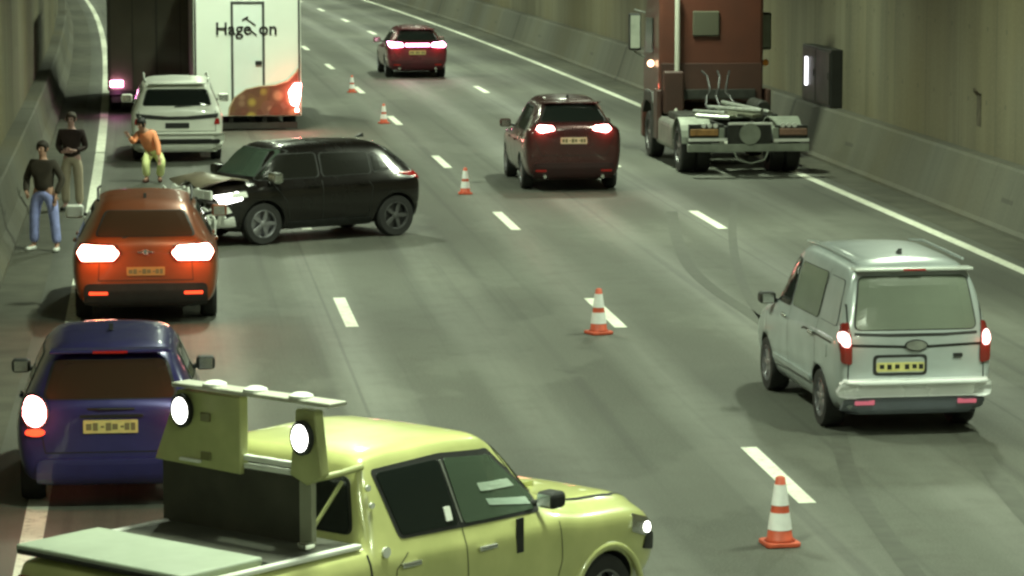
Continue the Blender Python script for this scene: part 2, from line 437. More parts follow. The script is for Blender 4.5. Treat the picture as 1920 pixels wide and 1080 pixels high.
def point_glow(parent, loc, col, e, rad=.05):
    l = bpy.data.lights.new('lamp_glow', 'POINT'); l.energy = e; l.color = col; l.shadow_soft_size = rad
    o = bpy.data.objects.new('lamp_glow', l); COL.objects.link(o); o.parent = parent; o.location = loc
def plate(parent, bvh, x, z, w_=.52, h=.11, m=None, view='B', marks=True):
    p = patch('licence_plate', bvh, rect(x - w_ / 2, x + w_ / 2, z - h / 2, z + h / 2), view, m or M_PLATE, parent, off=.02, r=.01, rings=3)
    if m is not M_PLAS:
        for k, (xx, ww, hh) in enumerate(((-.40, .05, .5), (-.28, .045, .6), (-.15, .03, .15), (-.04, .05, .6), (.08, .05, .45), (.21, .03, .15), (.30, .045, .55), (.41, .04, .6))):
            patch('plate_mark', bvh, rect(x + xx * w_ - ww * w_, x + xx * w_ + ww * w_, z - hh * h / 2, z + hh * h / 2), view, M_SMUDGE, p, off=.024, r=.003, rings=2, skirt=0)
    return p
def mirror(parent, side, x, y, z, m, sc=1., gm=None):
    bm = bmesh.new(); xs = sorted((side * x, side * (x + .22 * sc)))
    box(bm, xs, (y - .05, y + .12), (z - .07 * sc, z + .09 * sc))
    o = obj('side_mirror', bm, m, parent, bevel=.04)
    bm = bmesh.new(); xs = sorted((side * (x + .03), side * (x + .19 * sc))); box(bm, xs, (y - .058, y - .052), (z - .05 * sc, z + .07 * sc)); obj('mirror_glass', bm, gm or M_CHROME, o, bevel=.0)
    bm = bmesh.new(); tube(bm, [(side * (x - .16), y + .05, z - .06), (side * (x + .03), y + .04, z - .02)], .025); obj('mirror_arm', bm, M_PLAS, o)
    return o

def suv_rows(L, W, H, tz=1.02, rg=.42, belt=.98, hz=1.0, wst=None, wsb=None, zb=.24, rh=None, nose=.62, roofw=.70, sp=.05):
    h = W / 2; y0 = -L / 2; wst = wst if wst is not None else .12; wsb = wsb if wsb is not None else .82
    return [(y0, zb + .22, tz - .16, tz - .09, h * .80, h * .86, h * .74),
            (y0 + .03, zb + .10, tz - .10, tz - .02, h * .88, h * .92, h * .78),
            (y0 + .09, zb + .03, tz - .05, tz + .05, h * .92, h * .96, h * .80),
            (y0 + rg * .62, zb, belt, tz + (H - tz) * .60, h * .95, h * .99, h * (roofw + .04)),
            (y0 + rg, zb, belt, H - .075, h * .96, h, h * roofw),
            (y0 + rg + .22, zb - .02, belt, H - .03, h * .96, h, h * roofw),
            (y0 + L * .42, zb - .04, belt - .01, H, h * .96, h, h * (roofw + .02)),
            (wst - .15, zb - .04, belt - .02, H - .02, h * .96, h, h * (roofw + .01)),
            (wst + .05, zb - .04, belt - .03, H - .075, h * .96, h, h * roofw),
            (wsb, zb - .04, hz - .07, hz + .02, h * .96, h * .99, h * .78),
            (wsb + .15, zb - .04, hz - .08, hz - .01, h * .96, h * .99, h * .78),
            (L / 2 - .55, zb, hz - .12, hz - .06, h * .95, h * .97, h * .75),
            (L / 2 - .20, zb + .02, hz - .24, hz - .17, h * .90, h * .91, h * .68),
            (L / 2 - .05, zb + .05, nose, nose + .07, h * .80, h * .82, h * .62),
            (L / 2, zb + .14, nose - .1, nose - .03, h * .66, h * .70, h * .5)]
def place(x, y, hd, L):  # rear centre on the ground -> root location
    return (x - math.sin(R(hd)) * L / 2, y + math.cos(R(hd)) * L / 2, 0), R(hd)
def win(name, bvh, poly, view, parent, m=None, frame=.03, r=.06, trim=None):
    """a window: black rubber surround as its sub-part"""
    g = patch(name, bvh, poly, view, m or M_GLASS, parent, off=.010, r=r)
    c = sum((Vector(p) for p in poly), Vector((0, 0))) / len(poly)
    big = [tuple(Vector(p) + (Vector(p) - c).normalized() * frame) for p in poly]
    patch('window_seal', bvh, big, view, trim or M_PLAS, g, off=.005, r=r * 1.2)
    return g
def seam(bvh, pts, view, parent, w=.010, name='door_seam'):
    bm = bmesh.new()
    for a, b in zip(pts, pts[1:]):
        a, b = Vector(a), Vector(b); d = (b - a).normalized(); n = Vector((-d.y, d.x)) * w / 2
        k = max(1, int((b - a).length / .06))
        for i in range(k):
            p, q = a + (b - a) * i / k, a + (b - a) * (i + 1) / k
            org, dr = VIEW[view]; vs_ = []
            for e in (p + n, q + n, q - n, p - n):
                h_, nr, _, _ = bvh.ray_cast(org(e.x, e.y), dr)
                if h_ is None: break
                if nr.dot(dr) > 0: nr = -nr
                vs_.append(bm.verts.new(h_ + nr * .004))
            if len(vs_) == 4: bm.faces.new(vs_)
    return obj(name, bm, M_INK, parent)
def handle(bvh, y, z, view, parent, m, w=.20):
    x = None; org, d = VIEW[view]; q, nr, _, _ = bvh.ray_cast(org(y, z), d)
    s = 1 if view == 'R' else -1
    bm = bmesh.new(); box(bm, sorted((q.x + s * .0, q.x + s * .035)), (y - w / 2, y + w / 2), (z - .02, z + .02))
    o = obj('door_handle', bm, m, parent, bevel=.012)
    return o
def roof_aerial(parent, y, z):
    bm = bmesh.new(); prism(bm, [(y - .12, z), (y + .06, z), (y - .10, z + .07)], 'x', -.02, .02); obj('roof_aerial', bm, M_PLAS, parent, bevel=.006)
def bumper(parent, bvh, W, z0, z1, m=None, off=.03, name='rear_bumper'):
    return patch(name, bvh, rect(-W, W, z0, z1), 'B', m or M_PLAS, parent, off=off, r=.06, rings=5)
M_TAIL = emit('tail_light_glow', (1.0, .32, .30), 30); M_TAILO = emit('tail_light_orange', (1.0, .42, .30), 26)
M_TAILP = emit('tail_light_pink', (1.0, .35, .62), 22)
M_TAILR = emit('reflector_glow', (1.0, .07, .02), 2.2)  # faint glow put into the reflectors, which hold no lamp
M_LAMPW = emit('white_lamp', (1.0, 1.0, .92), 14, (.8, .8, .8))

# ------------------------------------------------------------------ blue city car, lower left
def blue_car():
    L, W, H = 3.70, 1.72, 1.50; P = mat('blue_paint', (.036, .034, .17), .28, .35, .7, var=.25, vscale=4)
    loc, rz = place(-3.70, 28.75, 6.4, L)
    t = thing('city_car', 'small dark blue hatchback with round tail lights and yellow plate behind the yellow pickup', 'car', loc, rz)
    bm = shell(suv_rows(L, W, H, tz=1.02, rg=.52, belt=.93, hz=.92, wsb=1.0, wst=.35, nose=.6, roofw=.69))
    b, bv = body('body', bm, P, t, [(-1.12, .30, .34), (1.15, .30, .34)], W / 2)
    win('rear_window', bv, [(-.60, 1.05), (.60, 1.05), (.50, 1.36), (-.50, 1.36)], 'B', t, m=mat('brown_glass', (.045, .026, .016), .15, spec=.8))
    sp = bmesh.new(); box(sp, (-.56, .56), (-L / 2 + .30, -L / 2 + .50), (1.435, 1.465)); s = obj('roof_spoiler', sp, P, t, bevel=.012)
    bm = bmesh.new(); box(bm, (-.16, .16), (-L / 2 + .292, -L / 2 + .302), (1.435, 1.46)); obj('brake_light', bm, M_RED, s)
    for sx in (-1, 1):
        tl = patch('tail_light', bv, disc(sx * .685, .93, .100, .12), 'B', M_TAIL, t, off=.03, r=.01, rings=4)
        patch('light_bezel', bv, disc(sx * .685, .93, .125, .15), 'B', M_PLAS, tl, off=.018, r=.01, rings=4)
        patch('reflector', bv, disc(sx * .685, .755, .085, .035), 'B', M_TAILR, t, off=.03, r=.01, rings=3)
        sd = 'R' if sx > 0 else 'L'
        win('side_window', bv, [(-1.25, .99), (-.35, .98), (-.38, 1.36), (-.95, 1.36)], sd, t)
        win('side_window', bv, [(-.28, .98), (.88, .96), (.42, 1.36), (-.28, 1.38)], sd, t)
        handle(bv, -.25, .86, sd, t, P); mirror(t, sx, .82, .62, 1.0, M_PLAS, .85)
        seam(bv, [(-.32, .95), (-.34, .35), (.75, .33), (.84, .6), (.82, .93)], sd, t)
        for y in (-1.12, 1.15): wheel(t, sx * (W / 2 - .01), y, .30, sx)
        point_glow(t, (sx * .70, -L / 2 - .16, .93), (1, .14, .05), 6.0)
    plate(t, bv, 0, .80, .50, .12)
    patch('boot_trim', bv, rect(-.28, .30, .885, .91), 'B', M_INK, t, off=.015, r=.01)
    seam(bv, [(-.66, .93), (-.60, .56), (.60, .56), (.66, .93)], 'B', t, name='boot_seam')
    bumper(t, bv, .68, .26, .50, P); bm = bmesh.new(); tube(bm, [(-.35, -L / 2 + .05, .955), (-.1, -L / 2 - .02, .965), (.22, -L / 2 + .0, .96)], .012); obj('wiper', bm, M_PLAS, t)
    roof_aerial(t, -.6, 1.535)
blue_car()

# ------------------------------------------------------------------ orange suv
def orange_car():
    L, W, H = 4.45, 1.90, 1.60; P = mat('orange_paint', (.30, .080, .026), .30, .3, .7, var=.2, vscale=3)
    loc, rz = place(-4.82, 41.3, 6.5, L)
    t = thing('orange_suv', 'rusty orange crossover with two wide glowing brake lights beside the crashed black car', 'car', loc, rz)
    bm = shell(suv_rows(L, W, H, tz=1.10, rg=.62, belt=1.02, hz=1.02, nose=.66, roofw=.66))
    b, bv = body('body', bm, P, t, [(-1.32, .34, .39), (1.32, .34, .39)], W / 2)
    win('rear_window', bv, [(-.64, 1.17), (.64, 1.17), (.50, 1.47), (-.50, 1.47)], 'B', t, m=mat('warm_glass', (.07, .035, .02), .15, spec=.8))
    for sx in (-1, 1):
        q = [(.34, .985), (.42, 1.065), (.82, 1.08), (.88, .99), (.83, .885), (.42, .885)]
        tl = patch('tail_light', bv, [(sx * a, b_ - .02) for a, b_ in q][::sx], 'B', M_TAILO, t, off=.03, r=.03, rings=5)
        patch('light_bezel', bv, [(sx * (.62 + (a - .62) * 1.12), .96 + (b_ - .98) * 1.25) for a, b_ in q][::sx], 'B', mat('dark_red_lens', (.10, .01, .008), .2), tl, off=.016, r=.03)
        patch('reflector', bv, rect(sx * .62 - .12, sx * .62 + .12, .42, .46), 'B', M_TAILR, t, off=.035, r=.01, rings=3)
        sd = 'R' if sx > 0 else 'L'
        win('side_window', bv, [(-1.45, 1.10), (-.42, 1.07), (-.45, 1.44), (-1.15, 1.44)], sd, t)
        win('side_window', bv, [(-.34, 1.07), (.85, 1.04), (.30, 1.44), (-.34, 1.46)], sd, t)
        handle(bv, -.5, .96, sd, t, P); handle(bv, .45, .95, sd, t, P)
        mirror(t, sx, .92 if sx > 0 else .86, .62, 1.22, P if sx > 0 else M_WHITE, 1.0 if sx > 0 else 1.15, M_CHROME if sx > 0 else M_WHITE)  # left mirror glass coloured white in place of a bright reflection
        seam(bv, [(-.38, 1.0), (-.38, .38), (.75, .36), (.88, 1.0)], sd, t)
        for y in (-1.32, 1.32): wheel(t, sx * (W / 2 - .01), y, .345, sx)
        point_glow(t, (sx * .64, -L / 2 - .22, .96), (1, .20, .04), 14.0, .08)
    plate(t, bv, 0, .72, .5, .11, mat('plate_dim', (.42, .25, .08), .5))
    bm = bmesh.new(); box(bm, (-.10, .10), (-L / 2 - .035, -L / 2 - .01), (.965, .985)); box(bm, (-.03, .03), (-L / 2 - .035, -L / 2 - .01), (.94, 1.01)); obj('badge', bm, M_CHROME, t, bevel=.006)
    bumper(t, bv, .80, .26, .56, M_PLAS); seam(bv, [(-.36, 1.06), (-.60, .95), (-.62, .60), (.62, .60), (.60, .95), (.36, 1.06)], 'B', t, name='boot_seam')
    bm = bmesh.new(); tube(bm, [(-.3, -L / 2 + .07, 1.15), (.05, -L / 2 + .14, 1.19)], .012); obj('wiper', bm, M_PLAS, t)
    for sx in (-1, 1):
        bm = bmesh.new(); tube(bm, [(sx * .62, -1.35, 1.575), (sx * .64, -.2, 1.635), (sx * .62, .45, 1.60)], .018); obj('roof_rail', bm, M_PLAS, t)
    roof_aerial(t, -1.25, 1.60)
orange_car()

# ------------------------------------------------------------------ crashed black suv across the lanes
def black_suv():
    L, W, H = 4.15, 1.80, 1.58; P = mat('black_paint', (.010, .008, .007), .22, .3, .8, var=.3, vscale=3)
    dg = mat('dark_side_glass', (.010, .010, .008), .22, spec=.3)
    t = thing('black_suv', 'crashed black hatchback standing across two lanes with smashed front end', 'car', (-3.72, 51.95, 0), R(123))
    bm = shell(suv_rows(L, W, H, tz=1.05, rg=.60, belt=.98, hz=1.02, nose=.70, wsb=1.06, wst=.48, roofw=.64))
    # crumple the nose
    for v in bm.verts:
        if v.co.y > 1.25:
            k = (v.co.y - 1.25) / .8; g = math.sin(v.co.x * 9 + v.co.z * 7) * .5 + math.sin(v.co.x * 23 + v.co.z * 13) * .25
            v.co.y -= k * (.16 + .09 * g + .10 * max(0, -v.co.x)); v.co.z += k * .07 * g
            v.co.x *= 1 - .05 * k
    b, bv = body('body', bm, P, t, [(-1.58, .34, .39), (.91, .34, .39)], W / 2)
    win('windscreen', bv, [(-.70, 1.09), (.70, 1.09), (.56, 1.50), (-.56, 1.50)], 'F', t, m=M_GLASSG)
    win('rear_window', bv, [(-.62, 1.14), (.62, 1.14), (.50, 1.45), (-.50, 1.45)], 'B', t)
    for sx in (-1, 1):
        sd = 'R' if sx > 0 else 'L'
        win('side_window', bv, [(-1.50, 1.12), (-1.18, 1.09), (-1.20, 1.36), (-1.30, 1.36)], sd, t, m=dg)
        win('side_window', bv, [(-1.12, 1.07), (-.22, 1.06), (-.25, 1.42), (-1.14, 1.40)], sd, t, m=dg)
        win('side_window', bv, [(-.13, 1.06), (.98, 1.04), (.52, 1.42), (-.15, 1.43)], sd, t, m=dg)
        handle(bv, -.95, .92, sd, t, P); handle(bv, -.02, .92, sd, t, P)
        mirror(t, sx, .88, .72, 1.08, M_CHROME if sx < 0 else P, 1.1)
        seam(bv, [(-.18, 1.0), (-.18, .36), (.42, .34), (.50, .7), (.72, .98)], sd, t); seam(bv, [(-1.05, .95), (-1.12, .85), (-1.05, .40), (-.22, .36)], sd, t)
        patch('side_skirt', bv, rect(-1.12, .46, .24, .36), sd, M_PLAS, t, off=.015, r=.03)
        patch('tail_light', bv, rect(sx * .70 - .13, sx * .70 + .13, .93, 1.05), 'B', M_RED, t, off=.02)
        sdl = patch('tail_light_corner', bv, rect(-2.03, -1.93, .96, 1.04), sd, M_RED, t, off=.012, r=.02)
        for y in (-1.58, .91): wheel(t, sx * (W / 2 - .01), y, .345, sx, rimm=M_RIM if y > 0 else M_RIMD, spokes=5)
    # broken nose: headlamp shells, torn white bumper foam, bent strips
    bm = bmesh.new()
    for i in range(46):
        x = random.uniform(-.90, .55); z = random.uniform(.30, .86); y = 1.86 + random.uniform(-.10, .14) - .25 * max(0, -x - .3); s_ = random.uniform(.05, .19)
        m_ = Matrix.Translation((x, y, z)) @ Matrix.Rotation(random.uniform(-1, 1), 4, 'Y') @ Matrix.Rotation(random.uniform(-.7, .7), 4, 'X')
        prism_pts = [(-s_, -s_ * .4), (s_ * .7, -s_ * .5), (s_, s_ * .2), (-s_ * .3, s_ * .6)]
        A = [bm.verts.new(m_ @ Vector((p[0], -.012, p[1]))) for p in prism_pts]; B = [bm.verts.new(m_ @ Vector((p[0], .012, p[1]))) for p in prism_pts]
        for k in range(4): bm.faces.new((A[k], A[(k + 1) % 4], B[(k + 1) % 4], B[k]))
        bm.faces.new(A); bm.faces.new(B[::-1])
    obj('broken_bumper', bm, M_WHITE, t, bevel=.004)
    for z0, z1, ya, yb in ((.78, .92, 1.84, 1.66), (.55, .64, 1.94, 1.80), (.30, .44, 1.96, 1.80)):
        bm = bmesh.new()
        for k in range(6):
            x0 = -.86 + k * .24; m_ = Matrix.Translation((x0 + .1, ya - .13 * (1 - abs(x0)) * 0 + random.uniform(-.04, .04), (z0 + z1) / 2)) @ Matrix.Rotation(random.uniform(-.22, .22), 4, 'Y') @ Matrix.Rotation(random.uniform(-.2, .2), 4, 'Z')
            box(bm, (-.12, .12), (-.02, .02), (-(z1 - z0) / 2, (z1 - z0) / 2), m_)
        obj('bumper_strip', bm, M_WHITE, t, bevel=.01)
    patch('headlight', bv, [(1.30, .76), (1.66, .68), (1.70, .80), (1.36, .88)], 'L', M_LAMPW, t, off=.02, r=.03)
    patch('headlight', bv, rect(.50, .82, .74, .86), 'F', M_CHROME, t, off=.02, r=.03)
    patch('grille', bv, rect(-.5, .5, .50, .74), 'F', M_PLAS, t, off=.03, r=.04)
    for pl_ in ([(1.40, .34), (1.78, .32), (1.80, .46), (1.62, .44), (1.45, .50)], [(1.48, .56), (1.80, .50), (1.80, .62), (1.55, .66)], [(1.22, .80), (1.50, .78), (1.46, .86), (1.24, .88)]):
        patch('torn_bumper', bv, pl_, 'L', M_WHITE, t, off=.03, r=.015, rings=3)
    # buckled bonnet edge
    bm = bmesh.new(); n = 10
    for i in range(n):
        pass
    A = []; 
    for i in range(n + 1):
        x = -.74 + 1.48 * i / n; A.append((bm.verts.new((x, 1.10, 1.055)), bm.verts.new((x, 1.40, 1.085 + .04 * math.sin(x * 5))), bm.verts.new((x * .95, 1.80, .98 + .06 * math.sin(x * 8 + 1)))))
    for a, b2 in zip(A, A[1:]):
        bm.faces.new((a[0], a[1], b2[1], b2[0])); bm.faces.new((a[1], a[2], b2[2], b2[1]))
    o = obj('bonnet', bm, mat('beige_bonnet', (.30, .26, .19), .35, .2, .4, var=.3, vscale=4), t, smooth=True)  # bonnet coloured pale beige against the black body
    so = o.modifiers.new('s', 'SOLIDIFY'); so.thickness = .02
    roof_aerial(t, -1.35, 1.60)
black_suv()
def debris(x, y, name, label, shape, m, rz, sc):
    bm = bmesh.new()
    if shape == 'mirror':
        box(bm, (-.13, .13), (-.05, .05), (.0, .16)); tube(bm, [(.1, 0, .03), (.2, .03, .01)], .02)
    elif shape == 'shard':
        prism(bm, [(-.22, .0), (-.02, .02), (.16, .09), (.22, .2), (.05, .14), (-.1, .2), (-.2, .12)], 'y', -.03, .03)
    else:
        prism(bm, [(-.1, 0), (.12, .0), (.10, .07), (.02, .15), (-.08, .09)], 'y', -.05, .05)
    o = obj(name, bm, m, None, bevel=.012); o.location = (x, y, .004); o.rotation_euler = (0, 0, rz); o.scale = (sc,) * 3
    tag(o, label, 'debris', 'broken pieces in front of the crashed car')
debris(-5.05, 50.0, 'bumper_fragment', 'bent white bumper fragment lying left of the crashed black car', 'shard', M_WHITE, .7, 1.5)
debris(-4.85, 49.3, 'lamp_fragment', 'round white lamp fragment lying behind the orange car', 'chunk', M_WHITE, .2, 1.3)

# ------------------------------------------------------------------ white suv
def white_suv():
    L, W, H = 4.6, 1.88, 1.69; P = mat('white_paint', (.82, .84, .76), .3, 0, .6, var=.12, vscale=3)
    loc, rz = place(-7.02, 66.2, 6.8, L)
    t = thing('white_suv', 'large white four wheel drive seen from behind in front of the hi-vis worker', 'car', loc, rz)
    bm = shell(suv_rows(L, W, H, tz=1.12, rg=.38, belt=1.06, hz=1.06, nose=.75, roofw=.74, zb=.24))
    b, bv = body('body', bm, P, t, [(-1.35, .38, .43), (1.40, .38, .43)], W / 2)
    win('rear_window', bv, [(-.70, 1.19), (.70, 1.19), (.60, 1.52), (-.60, 1.52)], 'B', t)
    patch('tailgate_recess', bv, [(-.86, 1.03), (-.3, .97), (.3, .97), (.86, 1.03), (.84, .94), (.3, .90), (-.3, .90), (-.84, .94)], 'B', M_PLAS, t, off=.012, r=.02)
    plate(t, bv, .0, .78, .5, .11, M_PLAS)
    bumper(t, bv, .92, .28, .62, P, .07)
    patch('bumper_slot', bv, rect(-.84, .84, .42, .50), 'B', M_INK, t, off=.09, r=.02)
    bm = bmesh.new(); box(bm, (-.90, .90), (-L / 2 - .13, -L / 2 + .05), (.60, .635)); obj('bumper_step', bm, P, t, bevel=.012)
    for sx in (-1, 1):
        sd = 'R' if sx > 0 else 'L'
        patch('tail_light', bv, [(sx * .76, .80), (sx * .88, .80), (sx * .87, .92), (sx * .80, .93)][::sx], 'B', M_RED if sx < 0 else M_RED, t, off=.02, r=.03)
        win('side_window', bv, [(-1.85, 1.16), (-1.0, 1.14), (-1.0, 1.54), (-1.75, 1.54)], sd, t); win('side_window', bv, [(-.92, 1.14), (-.02, 1.12), (-.05, 1.56), (-.92, 1.56)], sd, t)
        win('side_window', bv, [(.06, 1.12), (.85, 1.10), (.30, 1.56), (.04, 1.57)], sd, t)
        mirror(t, sx, .93, .62, 1.16, P, 1.1)
        bm = bmesh.new(); tube(bm, [(sx * .66, -1.75, 1.67), (sx * .68, -1.6, 1.73), (sx * .68, .2, 1.74), (sx * .66, .4, 1.69)], .022); obj('roof_rail', bm, M_STEEL, t)
        for y in (-1.35, 1.40): wheel(t, sx * (W / 2 - .01), y, .39, sx)
    bm = bmesh.new(); box(bm, (-.6, .6), (-L / 2 + .18, -L / 2 + .42), (1.63, 1.66)); obj('roof_spoiler', bm, P, t, bevel=.012)
    bm = bmesh.new(); tube(bm, [(-.05, -L / 2 + .03, 1.17), (.35, -L / 2 + .05, 1.20)], .012); obj('wiper', bm, M_PLAS, t)
    seam(bv, [(-.80, 1.08), (-.80, .66), (.80, .66), (.80, 1.08)], 'B', t, name='boot_seam')
white_suv()

# ------------------------------------------------------------------ two dark red cars ahead
def red_car(name, label, x, y, hd, col, L, W, H, lit, bar=False, plate_m=None, gl=2.0, up=0., tail=((.42, .96), (.46, 1.06), (.82, 1.08), (.86, .98), (.80, .93))):
    P = mat(name + '_paint', col, .25, .35, .8, var=.25, vscale=3)
    loc, rz = place(x, y, hd, L)
    t = thing(name, label, 'car', loc, rz)
    bm = shell(suv_rows(L, W, H, tz=1.06 + up, rg=.58, belt=.96 + up * .4, hz=.96 + up * .5, nose=.62, roofw=.62))
    b, bv = body('body', bm, P, t, [(-1.25, .33, .375), (1.3, .33, .375)], W / 2)
    win('rear_window', bv, [(-.62, 1.13 + up), (.62, 1.13 + up), (.46, H - .11), (-.46, H - .11)], 'B', t)
    bm = bmesh.new(); prism(bm, [(-.52, -L / 2 + .40), (-.60, -L / 2 + .62), (.60, -L / 2 + .62), (.52, -L / 2 + .40)], 'z', H - .065, H - .035); obj('roof_spoiler', bm, P, t, bevel=.01)
    for sx in (-1, 1):
        sd = 'R' if sx > 0 else 'L'
        patch('tail_light', bv, [(sx * a_, b_ + up) for a_, b_ in tail][::sx], 'B', lit, t, off=.025, r=.03)
        point_glow(t, (sx * .64, -L / 2 - .12, .99 + up), (1, .12, .10), gl)
        patch('reflector', bv, rect(sx * .62 - .10, sx * .62 + .10, .40, .44), 'B', M_RED, t, off=.04, r=.01, rings=3)
        win('side_window', bv, [(-1.45, 1.06 + up * .4), (-.42, 1.02 + up * .4), (-.42, H - .16), (-1.05, H - .17)], sd, t)
        win('side_window', bv, [(-.34, 1.02 + up * .4), (.85, .99 + up * .4), (.28, H - .16), (-.34, H - .14)], sd, t)
        mirror(t, sx, .88, .62, 1.04 + up * .4, P); handle(bv, -.5, .9, sd, t, P); handle(bv, .4, .9, sd, t, P)
        seam(bv, [(-.38, .96), (-.38, .36), (.75, .34), (.88, .96)], sd, t)
        for yy in (-1.25, 1.3): wheel(t, sx * (W / 2 - .01), yy, .33, sx)
        bm = bmesh.new(); lathe(bm, [(.035, -L / 2 - .03), (.035, -L / 2 + .1)], 'y', 14, (sx * .55, 0, .30)); obj('exhaust_tip', bm, M_CHROME, t)
    if bar: patch('light_strip', bv, rect(-.36, .36, .97, 1.035), 'B', lit, t, off=.025, r=.02)
    plate(t, bv, 0, .78 + up, .5, .12, plate_m)
    bumper(t, bv, .76, .24, .56, mat(name + '_bumper', tuple(c * .45 for c in col), .5, var=.3), .03)
    seam(bv, [(-.80, .92 + up), (-.62, .60 + up * .5), (.62, .60 + up * .5), (.80, .92 + up)], 'B', t, name='boot_seam')
    roof_aerial(t, -1.1, H + .0)
    return t
red_car('red_hatchback', 'dark red hatchback driving beside the tractor lorry with both tail lights lit', 1.17, 59.7, 6.7, (.070, .020, .020), 4.2, 1.84, 1.72, M_TAIL, plate_m=mat('plate_pale', (.75, .62, .42), .4), gl=5, up=.20, tail=((.36, .98), (.40, 1.05), (.66, 1.06), (.72, .98), (.62, .93)))
red_car('red_saloon', 'dark red car farthest up the road with a joined pink light strip across its tail', -2.86, 95.8, 7.3, (.16, .022, .035), 4.3, 1.84, 1.52, M_TAILP, bar=True, gl=6)

